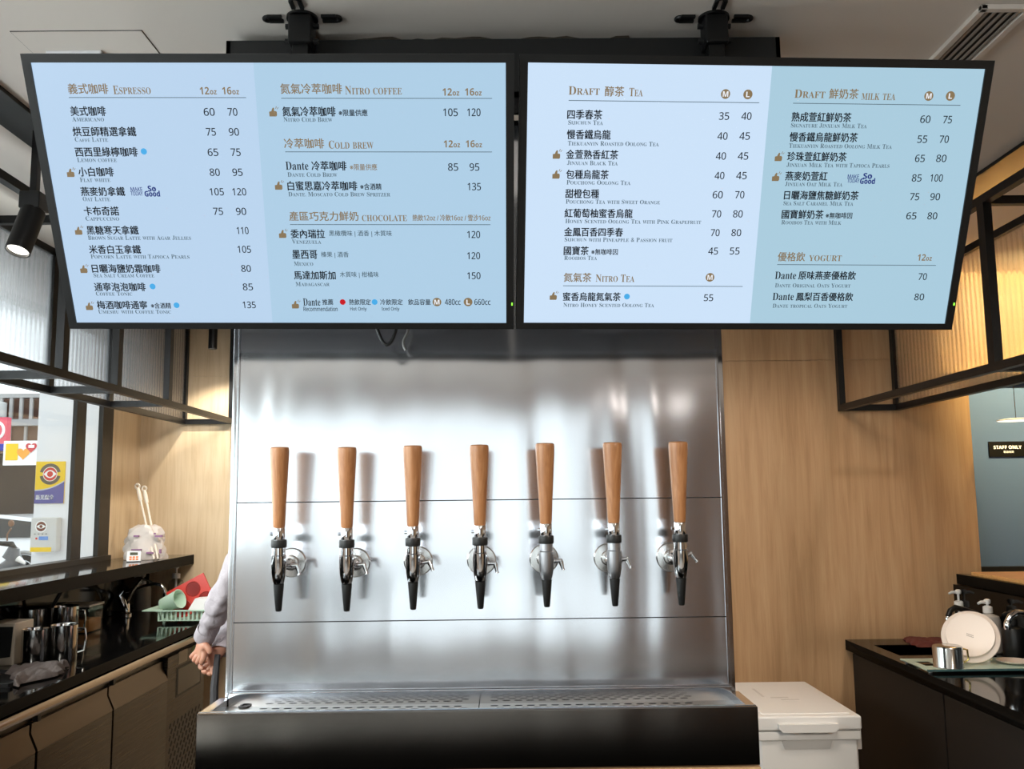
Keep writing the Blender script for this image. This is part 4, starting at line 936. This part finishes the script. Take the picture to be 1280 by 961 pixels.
pump_bottle('clear pump bottle with white pump behind the black faucet', p, .040, .15, CLEAR, .015, WHITEPL, (-1, -.1, 0), True, tall=.04)
p = ray(1236, 780, X=RBK-.05); p.z = RZ
pump_bottle('white pump bottle under the right ledge', p, .047, .165, mat('white_bottle', (206, 200, 194), .4), .014, WHITEPL, (-1, -.2, 0), tall=.018)
p = ray(1266, 780, X=RBK-.05); p.z = RZ
pump_bottle('black pump bottle beside the white one under the right ledge', p, .043, .14, mat('black_bottle', (22, 21, 21), .4), .013, BLACKM, (-1, -.2, 0), tall=.02)
p = onR(1276, 809)
tag(fin('sink_strainer', BM().lathe([(.0, .0), (.042, 0), (.045, .004), (.034, .006), (.012, .008), (.008, .016), (0, .017)], p, n=30), mat('strainer_steel', (180, 176, 168), .2, 1), None, loc=p), 'round steel strainer by the right edge of the worktop', 'strainer')
p = onR(1262, 832); p.z = tzz
tag(fin('saucer', BM().lathe([(.0, .0), (.03, 0), (.06, .010), (.062, .013), (.05, .010), (.028, .004), (0, .004)], (p.x, ty0+.10, tzz), n=36), mat('cream_stoneware', ()), None, loc=(p.x, ty0+.1, tzz)), 'cream saucer lying flat on the glass tray', 'saucer')

# ---------------------------------------------------------------- staff sign at the corridor door, disc standing in for a lamp reflection
a = ray(1235, 552, Y=DY+.02); c = ray(1235, 571, Y=DY+.02)
sw = .20
t = thing('door_sign', 'black STAFF ONLY sign on the frosted glass door', 'sign', (a.x+sw/2, DY+.02, (a.z+c.z)/2))
fin('plate', BM().box(a.x, a.x+sw, DY+.014, DY+.02, c.z, a.z, .001), mat('sign_black', (8, 8, 8), .5, spec=.1), t)
zc = (a.z+c.z)/2; B = BM(); hh = a.z-c.z
P1, P2 = text_polys([(sans('STAFF ONLY', True), 0), ('非請勿進', 0)])
u0 = ray(1242, 560, Y=DY+.014).x; u1 = ray(1277, 560, Y=DY+.014).x
place_text(B, P1, u0, u1, a.z-hh*.38, hh*.22, DY+.0134)
place_text(B, P2, u0+(u1-u0)*.34, u0+(u1-u0)*.72, a.z-hh*.68, hh*.15, DY+.0134, ((-.0004, 0), (.0004, 0)))
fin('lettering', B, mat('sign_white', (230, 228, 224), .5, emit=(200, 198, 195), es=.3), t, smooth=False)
p = ray(1270, 525, Y=DY-.25)  # added glowing disc with cord, in place of a reflection in the door glass
t = thing('disc_reflection', 'thin white disc added as a lamp reflection before the staff door', 'reflection', p)
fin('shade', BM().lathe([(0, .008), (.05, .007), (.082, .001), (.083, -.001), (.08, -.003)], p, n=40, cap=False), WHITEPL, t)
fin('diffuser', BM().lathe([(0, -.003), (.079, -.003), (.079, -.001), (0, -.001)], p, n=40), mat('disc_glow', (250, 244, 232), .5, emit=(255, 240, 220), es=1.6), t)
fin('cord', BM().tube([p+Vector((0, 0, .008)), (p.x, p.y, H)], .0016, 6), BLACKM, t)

# ================================================================ person behind the tap wall
SKIN = mat('skin', (206, 148, 122), .5); bsdf(SKIN).inputs['Subsurface Weight'].default_value = .1
SHIRT = mat('pale_lilac_shirt', (178, 168, 172), .85); nn = noise(SHIRT, coords(SHIRT, (1, 1, 1), 'World'), 26, 4, .6, .8); lk(SHIRT, bump(SHIRT, nn, .5, .012), bsdf(SHIRT).inputs['Normal'])
TROUS = mat('charcoal_trousers', (44, 44, 48), .85); APRON = mat('grey_apron', (84, 82, 84), .85); HAIR = mat('black_hair', (22, 18, 17), .5)
def skin_obj(name, chains, m, parent, root=None, sub=2, merge=True):
    """chains: lists of (x,y,z,r); joints shared by equal coordinates"""
    idx = {}; vs = []; rs = []; es = set()
    for ch in chains:
        prev = None
        for x, y, z, r in ch:
            k = (round(x, 4), round(y, 4), round(z, 4))
            if k not in idx: idx[k] = len(vs); vs.append((x, y, z)); rs.append(r)
            i = idx[k]
            if prev is not None and prev != i: es.add((prev, i))
            prev = i
    me = bpy.data.meshes.new(name)
    off = Vector(parent['_world']) if parent is not None and parent.get('_world') else Vector((0, 0, 0))
    me.from_pydata([Vector(v)-off for v in vs], list(es), []); o = bpy.data.objects.new(name, me); C.objects.link(o)
    me.materials.append(m)
    s = o.modifiers.new('skin', 'SKIN'); s.use_smooth_shade = True; s.branch_smoothing = .3
    if not me.skin_vertices: me.skin_vertices.new()
    lay = me.skin_vertices[0].data
    for i, r in enumerate(rs): lay[i].radius = (r, r); lay[i].use_root = (i == 0)
    ss = o.modifiers.new('sub', 'SUBSURF'); ss.levels = sub; ss.render_levels = sub
    if parent is not None: o.parent = parent
    return o
PY0 = 3.36                                            # middle plane of the body
def wp(px, py, Y): p = ray(px, py, Y=Y); return p
BX = -.855
per = thing('person', 'person in a pale shirt standing behind the tap wall, hands clasped behind the back', 'person', (BX, PY0, 0))
sh = 1.36
pel = (BX-.02, PY0, .93, .115)
wR_ = wp(255, 797, 3.33); wL_ = wp(277, 812, 3.36)     # wrists
eR = wp(279, 742, 3.20); eL = wp(300, 752, 3.50)
shR = (BX-.0, PY0-.185, sh); shL = (BX-.0, PY0+.185, sh)
hdR = wp(247, 812, 3.335); hdL = wp(262, 823, 3.345)   # hand centres
core = [pel, (BX-.02, PY0, 1.10, .105), (BX-.02, PY0, 1.26, .115), (BX-.01, PY0, 1.38, .08), (BX+.005, PY0, 1.45, .05), (BX+.02, PY0, 1.50, .052), (BX+.025, PY0, 1.56, .085), (BX+.02, PY0, 1.64, .088), (BX+.015, PY0, 1.685, .05)]
def leg(s): return [pel, (BX-.015, PY0+s*.09, .86, .085), (BX, PY0+s*.095, .48, .055), (BX-.02, PY0+s*.10, .28, .05), (BX-.03, PY0+s*.10, .09, .036), (BX-.01, PY0+s*.105, .04, .036), (BX+.12, PY0+s*.12, .03, .028)]
def arm(sp, e, w, h, y): return [core[3], (sp[0], sp[1], sp[2], .05), (e.x, e.y, e.z, .036), (w.x, w.y, w.z, .023)]
aR = arm(shR, eR, wR_, hdR, 0); aL = arm(shL, eL, wL_, hdL, 0)
chains = [core, leg(-1), leg(1), aR, aL]
def fingers(w, palm, r, Y, fs):
    P = wp(*palm, Y); out = [[(*w, .023), (*w.lerp(P, .5), .027), (*P, r)]]
    for rs, pts in fs:
        out.append([(*P, r)]+[(*wp(a, c, Y+dy), q) for (a, c, dy), q in zip(pts, rs)])
    return out
F4 = (.0118, .0102, .0092, .0080); TH = (.0140, .0118, .0095)
chains += fingers(wR_, (251.5, 808), .029, 3.315, [(F4, [(246, 814, 0), (241, 819, -.002), (238, 823, .004)]), (F4, [(248.5, 817.5, -.012), (244, 823.5, -.016), (241, 827, -.008)]),
    (F4, [(252, 819.5, -.02), (248, 826, -.024), (245.5, 830, -.014)]), (F4, [(255.5, 819.5, -.026), (253, 826, -.03), (251, 830, -.02)]), (TH, [(257.5, 807, -.02), (262, 812, -.026), (263.5, 818, -.022)])])
chains += fingers(wL_, (266, 820), .030, 3.35, [(F4, [(259.5, 824, .02), (252, 828, .012), (250, 834, -.004), (255, 836, -.014)]), (F4, [(261, 829, .01), (254.5, 834.5, .002), (254.5, 840, -.012), (259.5, 839, -.02)]),
    (F4, [(264.5, 832, .0), (259.5, 839, -.008), (261, 843.5, -.018), (265, 840.5, -.024)]), (F4, [(268, 832, -.01), (265, 839.5, -.016), (267, 843, -.022), (269.5, 839.5, -.026)]), (TH, [(262, 813, -.008), (255, 817, -.02), (249.5, 821, -.026)])])
skin_obj('body', chains, SKIN, per)
grow = lambda ch, g: [(x, y, z, r+g) for x, y, z, r in ch]
cR = Vector(aR[2][:3]).lerp(wR_, .93); cL = Vector(aL[2][:3]).lerp(wL_, .93)
shirt = [grow(core[:5], .018), [(*core[3][:3], .098)]+[(*shR, .066), (*eR, .046), (*eR.lerp(wR_, .6), .040), (*cR, .035)], [(*core[3][:3], .098)]+[(*shL, .066), (*eL, .046), (*eL.lerp(wL_, .6), .040), (*cL, .035)]]
so = skin_obj('shirt', shirt, SHIRT, per, sub=3)
txr = bpy.data.textures.new('cloth_folds', 'CLOUDS'); txr.noise_scale = .05; txr.noise_depth = 1
dm = so.modifiers.new('folds', 'DISPLACE'); dm.texture = txr; dm.strength = .022; dm.mid_level = .5; dm.texture_coords = 'GLOBAL'
for e_, w_ in ((eR, wR_), (eL, wL_)):
    d = (w_-e_).normalized(); c0 = e_.lerp(w_, .80)
    fin('cuff', BM().lathe([(.035, 0), (.037, .004), (.037, .045), (.035, .048), (.030, .044)], c0, d, 20, cap=False), SHIRT, per)
skin_obj('trousers', [[(pel[0], pel[1], 1.02, .118), (*pel[:3], .13)]+[(x, y, z, r+.02) for x, y, z, r in leg(s)[1:5]] for s in (-1, 1)], TROUS, per)
for q in (-1, 1): fin('shoe', BM().lathe([(.0, -.03), (.045, -.025), (.05, .03), (.03, .09), (0, .11)], (BX-.01, PY0+q*.11, .051), (1, q*.1, 0)), BLACKM, per)
fin('hair', BM().lathe([(.0, .105), (.06, .092), (.09, .05), (.098, 0), (.09, -.05), (.07, -.075)], (BX+.005, PY0, 1.625), (-.35, 0, 1), 28, cap=False), HAIR, per)
fin('nose', BM().lathe([(.013, 0), (.011, .012), (.004, .024), (0, .026)], (BX+.105, PY0, 1.59), (1, 0, -.25), 12), SKIN, per)
fin('mouth', BM().tube([(BX+.098, PY0-.02, 1.545), (BX+.106, PY0, 1.546), (BX+.098, PY0+.02, 1.545)], .005, 8), mat('lips', (176, 104, 96), .5), per)
for s in (-1, 1):
    fin('eye', BM().lathe([(0, -.008), (.008, 0), (0, .008)], (BX+.098, PY0+s*.032, 1.612), (1, 0, 0), 12), BLACKM, per)
    fin('ear', BM().lathe([(.0, -.012), (.022, -.004), (.024, .004), (.0, .012)], (BX+.01, PY0+s*.09, 1.59), (0, 1, .1), 16), SKIN, per)
ap = [wp(268+4*i/5, 838+i*14, 3.40) for i in range(10)]
fin('apron_string', BM().tube([(BX-.165, PY0-.03, .96), (BX-.172, PY0-.035, .85), (BX-.165, PY0-.045, .68)], [.010, .014, .016], 8), APRON, per)
fin('apron', BM().add(*blob(lambda v, a: Vector((BX-.0+(.165-.02*v)*math.cos(a*.5-PI/2), PY0+(.20+.02*(1-v))*math.sin(a*.5-PI/2), .50+.5*v)), 26, 8)), TROUS, per)

# ================================================================ outside the left window
ROAD = mat('asphalt', (150, 150, 150), .9)
gr = fin('ground_outside', BM().box(-40, LB-.2, -20, 60, -.35, -.25), ROAD); gr['kind'] = 'structure'
PILY = 5.6
struct('wall_outside', BM().box(ray(44, 600, Y=PILY).x, LB-.12, PILY, PILY+.5, -.25, 3.6), mat('white_outdoor_wall', (232, 232, 236), .7))
# security sticker
pa, pb = ray(46, 577, Y=PILY), ray(80, 629, Y=PILY); x0, x1, z1, z0 = pa.x, pb.x, pa.z, pb.z; w, h = x1-x0, z1-z0
t = thing('security_sign', 'yellow and purple security sign with an eye on the white outside wall', 'sign', (x0, PILY, z0))
YEL = mat('sign_yellow', (236, 196, 20), .5); PUR = mat('sign_purple', (86, 84, 150), .5); GRYS = mat('sign_grey', (92, 84, 70), .5); REDS = mat('sign_red', (206, 52, 40), .5); WHS = mat('sign_paper', (244, 244, 244), .5)
fin('board', BM().box(x0, x1, PILY-.006, PILY, z0, z1), YEL, t)
yy = PILY-.0075
def flat(poly, dy=0): return [Vector((x0+u*w, yy-dy, z0+v*h)) for u, v in poly]
def addp(B, poly, dy=0): B.add(flat(poly, dy), [tuple(range(len(poly)))])
B = BM().use(mat('sign_silver', (190, 190, 196), .4)); curve_ = [(i/10, .30+.22*(i/10)**2.2) for i in range(11)]
addp(B, [(0, 0)]+[(1, 0)]+[(u, v+.03) for u, v in curve_[::-1]]); B.use(PUR); addp(B, [(0, 0), (1, 0)]+curve_[::-1], .0004)
def circ(cx, cy, r, a0=0, a1=360, n=28): return [(cx+r*math.cos(math.radians(a0+(a1-a0)*i/n)), cy+r*w/h*math.sin(math.radians(a0+(a1-a0)*i/n))) for i in range(n+1)]
cx, cy = .5, .70
for a0 in (12, 192): B.use(GRYS); addp(B, circ(cx, cy, .36, a0, a0+156)+circ(cx, cy, .25, a0+156, a0), .0002)
B.use(WHS); addp(B, circ(cx, cy, .245), .0005); B.use(REDS); addp(B, circ(cx, cy, .225), .0009)
B.use(WHS); addp(B, [(cx-.22, cy)]+[(cx-.22+.44*i/12, cy+.095*math.sin(PI*i/12)) for i in range(13)]+[(cx+.22-.44*i/12, cy-.095*math.sin(PI*i/12)) for i in range(13)], .0013)
B.use(REDS); addp(B, circ(cx, cy, .10), .0017)
fin('emblem', B, None, t, smooth=False)
P1, P2 = text_polys([('新光保全', 0), (sans('0800-281-234', True), 0)]); B = BM()
place_text(B, P1, x0+.05*w, x0+.66*w, z0+.15*h, .12*h, yy-.001, ((-.001, 0), (.001, 0)))
fin('lettering', B, WHS, t, smooth=False)
# intercom-like security box
pa, pb = ray(39, 647, Y=PILY-.06), ray(63, 689.5, Y=PILY-.06)
t = thing('security_box', 'grey wall box with an eye emblem and yellow strip on the white outside wall', 'alarm box', (pa.x, PILY, pb.z))
fin('case', BM().box(pa.x, pb.x+.03, PILY-.06, PILY, pb.z, pa.z, .008), mat('box_grey', (206, 204, 202), .5), t)
w, h, x0, z0, yy = pb.x-pa.x, pa.z-pb.z, pa.x, pb.z, PILY-.0612
fin('yellow_strip', BM().box(x0+.004, pb.x+.004, PILY-.0625, PILY-.058, z0, z0+.13*h), YEL, t)
B = BM().use(WHS); cx, cy = .5, .74
addp(B, circ(cx, cy, .28)); B.use(mat('emblem_brown', (110, 52, 36), .5)); addp(B, circ(cx, cy, .23), .0004)
B.use(WHS); addp(B, [(cx-.23+.46*i/12, cy+.06*math.sin(PI*i/12)) for i in range(13)]+[(cx+.23-.46*i/12, cy-.06*math.sin(PI*i/12)) for i in range(13)], .0008)
B.use(mat('emblem_brown', ())); addp(B, circ(cx, cy, .075), .0012)
fin('emblem', B, None, t, smooth=False)
B = BM().use(mat('label_blue', (112, 150, 214), .5)); addp(B, [(.42, .34), (.86, .34), (.86, .45), (.42, .45)]); B.use(REDS); addp(B, circ(.3, .39, .05), 0); B.use(GREYPL)
for k in range(4): addp(B, [(.18+k*.18, .50), (.26+k*.18, .50), (.26+k*.18, .54), (.18+k*.18, .54)])
fin('label_strip', B, None, t, smooth=False)
# street building
BYD = 24.0
def sp(px, py, Y=BYD): return ray(px, py, Y=Y)
xr = sp(115, 600).x; xl = xr-7.5
t = thing('street_building', 'brown building with louvred panels across the street', 'building', (xr-3, BYD, -.25))
BRW = mat('brown_cladding', (112, 86, 72), .7); LOUV = mat('louvre_brown', (140, 100, 84), .6); DRK = mat('shop_dark', (56, 44, 38), .6); GRF = mat('grey_frame', (172, 170, 170), .6)
zA, zB, zC, zD = sp(20, 499).z, sp(20, 527).z, sp(20, 552).z, sp(20, 585).z
fin('upper_wall', BM().box(xl, xr, BYD, BYD+3, zC-.3, zA+.15), BRW, t)
fin('shop_front', BM().box(xl, xr, BYD+.3, BYD+3, -.25, zC-.3), DRK, t)
b = BM()
for k in range(14): zz = zB+.1+(zA-zB-.1)*k/14; b.bar((xl, BYD-.06, zz), (xr, BYD-.06, zz), .10, .06)
fin('louvres', b, LOUV, t)
b = BM()
x = xr
while x > xl: b.box(x-.06, x+.02, BYD-.18, BYD, zB, zA+.1); x -= .24*BYD/22
b.box(xl, xr, BYD-.2, BYD, zB-.12, zB+.05).box(xl, xr, BYD-.2, BYD, zA+.02, zA+.12)
fin('louvre_frame', b, GRF, t)
b = BM(); x = xr-.5
while x > xl: b.box(x-.03, x+.03, BYD-.08, BYD, zC-.1, zB); x -= .42
fin('cladding_joint', b, GRF, t)
fin('air_unit', BM().box(sp(0, 510).x-.4, sp(12, 510).x, BYD-.5, BYD-.1, zB+.1, zA-.1, .03), mat('unit_white', (226, 226, 226), .5), t)
# shop signs in front of it
a, c = sp(5, 551, 21), sp(52, 581, 21)
t = thing('shop_sign', 'white and yellow shop sign with two hearts across the street', 'sign', (a.x, 21, c.z))
fin('board', BM().box(a.x, c.x, 21, 21.12, c.z, a.z), WHS, t)
fin('support', BM().box(c.x-.35, c.x-.25, 21.12, BYD+.01, a.z-.09, a.z-.02), GRF, t)
w, h, x0, z0, yy = c.x-a.x, a.z-c.z, a.x, c.z, 20.99
B = BM().use(YEL); addp(B, [(.06, .2), (.38, .2), (.38, .88), (.06, .88)])
def heart(cx, cy, s):
    pts = []
    for i in range(32):
        q = 2*PI*i/32; pts.append((cx+s*.0625*16*math.sin(q)**3, cy+s*(w/h)*.0625*(13*math.cos(q)-5*math.cos(2*q)-2*math.cos(3*q)-math.cos(4*q))))
    return pts
B.use(mat('sign_orange', (236, 160, 60), .5)); addp(B, heart(.52, .48, .17), .004); B.use(mat('sign_crimson', (196, 50, 64), .5)); addp(B, heart(.72, .72, .145), .008)
B.use(WHS); addp(B, [(.65, .70), (.80, .70), (.80, .82), (.65, .82)], .012)
fin('artwork', B, None, t, smooth=False)
a, c = sp(-14, 522, 22.6), sp(9.5, 563, 22.6)
t = thing('hanging_sign', 'pink sign with a blue foot at the left edge of the window', 'sign', (a.x, 22.6, c.z))
zb = c.z+(a.z-c.z)*.2
fin('pink_panel', BM().box(a.x, c.x, 22.5, 22.7, zb, a.z), mat('sign_pink', (226, 92, 112), .5), t)
fin('blue_panel', BM().box(a.x, c.x, 22.5, 22.7, c.z, zb), mat('sign_blue', (40, 50, 170), .5), t)
fin('post', BM().box(a.x+.1, a.x+.16, 22.57, 22.63, -.25, c.z), GRF, t)
fin('white_ring', BM().tube([((a.x+c.x)/2+.17*math.cos(q)+.02, 22.49, (zb+a.z)/2+.2*math.sin(q)) for q in [2*PI*i/24 for i in range(24)]], .035, 8, closed=True), WHS, t)
# parked car
CY_ = 19.5; wc = ray(31, 678, Y=CY_); gz = -.25; kk = 1.0
cx0 = wc.x
t = thing('car', 'white parked car across the street seen through the window', 'car', (cx0-1.4, CY_, gz))
CARW = mat('car_white', (240, 240, 244), .2, coat=.6); CARG = mat('car_glass', (44, 46, 48), .08); TYRE = mat('tyre', (26, 26, 26), .8); RIM = mat('alloy_rim', (170, 170, 172), .3, .8)
prof = [(-3.5, .25), (-3.55, .62), (-3.4, .85), (-2.5, 1.0), (-1.75, 1.42), (-.6, 1.50), (.25, 1.40), (.75, 1.02), (.95, .85), (.98, .45), (.9, .25)]
def cf0(u, v): return Vector((cx0+u, CY_+(.0 if v < .9 else .14*(v-.9)/.6), gz+v))
def cf1(u, v): return Vector((cx0+u, CY_+1.7-(.0 if v < .9 else .14*(v-.9)/.6), gz+v))
fin('car_body', BM().prism(prof, cf0, cf1), CARW, t)
gl = [(-2.3, 1.02), (-1.7, 1.36), (-.65, 1.43), (.1, 1.34), (.42, 1.02)]
fin('side_window', BM().prism(gl, lambda u, v: cf0(u, v)-Vector((0, .012, 0)), lambda u, v: cf0(u, v)+Vector((0, .03, 0))), CARG, t)
fin('pillar', BM().prism([(-.75, 1.0), (-.68, 1.0), (-.68, 1.45), (-.75, 1.45)], lambda u, v: cf0(u, v)-Vector((0, .02, 0)), lambda u, v: cf0(u, v)+Vector((0, .03, 0))), CARW, t)
for u in (0, -2.6):
    wh = fin('wheel', BM().lathe([(.33, 0), (.33, .2)], (cx0+u, CY_-.03, gz+.33), (0, 1, 0), 32), TYRE, t)
    b = BM().lathe([(.21, -.012), (.23, 0), (.21, .01)], (cx0+u, CY_-.03, gz+.33), (0, 1, 0), 28, cap=False).lathe([(.05, -.02), (.05, .0)], (cx0+u, CY_-.03, gz+.33), (0, 1, 0), 14)
    for k in range(5): q = 2*PI*k/5; b.bar((cx0+u, CY_-.038, gz+.33), (cx0+u+.21*math.cos(q), CY_-.038, gz+.33+.21*math.sin(q)), .04, .05)
    fin('rim', b, RIM, wh)
    arch = [(cx0+u+.39*math.cos(q), CY_-.004, gz+.33+.39*math.sin(q)) for q in [PI*i/14 for i in range(15)]]
    fin('wheel_arch', BM().tube(arch, .035, 8), GREYPL, t)
fin('headlight', BM().box(cx0-3.5, cx0-3.1, CY_-.015, CY_+.1, gz+.66, gz+.82, .02), mat('lamp_clear', (220, 222, 226), .15), t)
# scooter
SY = 9.0
hb = ray(14, 676, Y=SY); gx = hb.x
t = thing('scooter', 'dark parked scooter with a round mirror outside the window', 'scooter', (gx-.3, SY, -.25))
SCG = mat('scooter_grey', (70, 70, 74), .3, coat=.4)
def sq(px, py, dy=0): return ray(px, py, Y=SY+dy)
fin('handlebar', BM().tube([sq(-20, 682), sq(0, 679), sq(14, 680), sq(20, 690)], [.02, .022, .03, .03], 10), BLACKM, t)
fin('mirror', BM().tube([sq(9, 676), sq(9, 668), sq(14, 660)], .008, 8).lathe([(0, -.012), (.03, -.01), (.034, 0), (.03, .01), (0, .012)], sq(14, 654), (.3, 1, 0), 18), mat('mirror_brown', (120, 84, 60), .3), t)
fin('front_cowl', BM().tube([sq(18, 684), sq(14, 694), sq(20, 702), sq(6, 716), sq(-4, 730)], [.05, .08, .09, .10, .08], 14), SCG, t)
fin('indicator', BM().tube([sq(22, 698, -.06), sq(31, 704, -.06)], [.03, .012], 10), mat('indicator_clear', (226, 220, 214), .2), t)
fin('seat', BM().tube([sq(-70, 700), sq(-40, 696), sq(-22, 702)], [.09, .11, .07], 12), BLACKM, t)
fin('floor_body', BM().tube([sq(-70, 725), sq(-40, 735), sq(-8, 735)], [.13, .13, .10], 12), SCG, t)
for px in (8, -70):
    a = sq(px, 700); wz = -.25+.23
    wh = fin('wheel', BM().tube([(a.x+.18*math.cos(q), SY, wz+.18*math.sin(q)) for q in [2*PI*i/24 for i in range(24)]], .05, 10, closed=True), TYRE, t)
    fin('hub', BM().lathe([(.14, -.02), (.14, .02)], (a.x, SY, wz), (0, 1, 0), 20), RIM, wh)
a = sq(8, 716); fin('fork', BM().tube([a, (a.x, SY-.06, -.02)], .025, 8), BLACKM, t)
fin('kickstand', BM().tube([sq(-40, 735), (sq(-45, 735).x, SY, -.25)], .015, 8), BLACKM, t)

# ---------------------------------------------------------------- room lamps; downlights are added, unseen fill, except the staff door's
def downlight(x, y, target, power, col, ang, lab, r=.045, soft=.06):
    t = thing('downlight', lab, 'ceiling light', (x, y, H), 'recessed ceiling downlights')
    fin('trim_ring', BM().lathe([(r, -.004), (r+.014, -.004), (r+.014, 0), (r, 0)], (x, y, H), cap=False), WHITEP, t)
    fin('lens', BM().lathe([(r, -.002), (0, -.0019)], (x, y, H)), LENS, t)
    spot('downlight_beam', (x, y, H-.02), target, power, col, ang, .6, soft)
downlight(-.9, 3.4, (-1.45, 4.9, .9), 210, NEUT, 90, 'added fill downlight in the ceiling before the left oak wall', soft=.3)
spot('small_spotlight_beam', (SMALL[0], SMALL[1], SMALL[2]-.012), (SMALL[0]+.02, 5.12, .9), 22, (1, .92, .8), 118, .5, .02)
downlight(.9, 2.7, (1.15, 4.1, .7), 125, WARM, 90, 'added fill downlight in the ceiling before the right oak wall', soft=.35)
downlight(2.75, 3.9, (2.75, 4.5, 2.3), 430, (1, .78, .36), 110, 'recessed warm downlight in the ceiling before the staff door')
downlight(2.4, -2.0, (1.6, -1.2, 0), 190, WARM, 120, 'added fill downlight far behind on the right')
downlight(-1.8, -1.2, (-1.2, -.8, 0), 190, NEUT, 120, 'added fill downlight far behind on the left')
downlight(1.75, -.1, (1.3, 1.4, 0), 190, WARM, 120, 'added fill downlight in the ceiling toward the right counter')
downlight(-1.7, .6, (-1.0, 2.0, 0), 190, NEUT, 120, 'added fill downlight in the ceiling toward the left counter')
spotlight('black track spotlight hung across the room, facing the steel panel', (1.16, -2.12, 2.24), (1.07, -1.96, 2.16), .032, 'arm')
spot('track_spot_beam', (1.06, -1.94, 2.15), (.2, 2.2, 1.3), 1.2, NEUT, 50, .6, .05)
# remove helper marks
for o in bpy.data.objects:
    if '_world' in o: del o['_world']
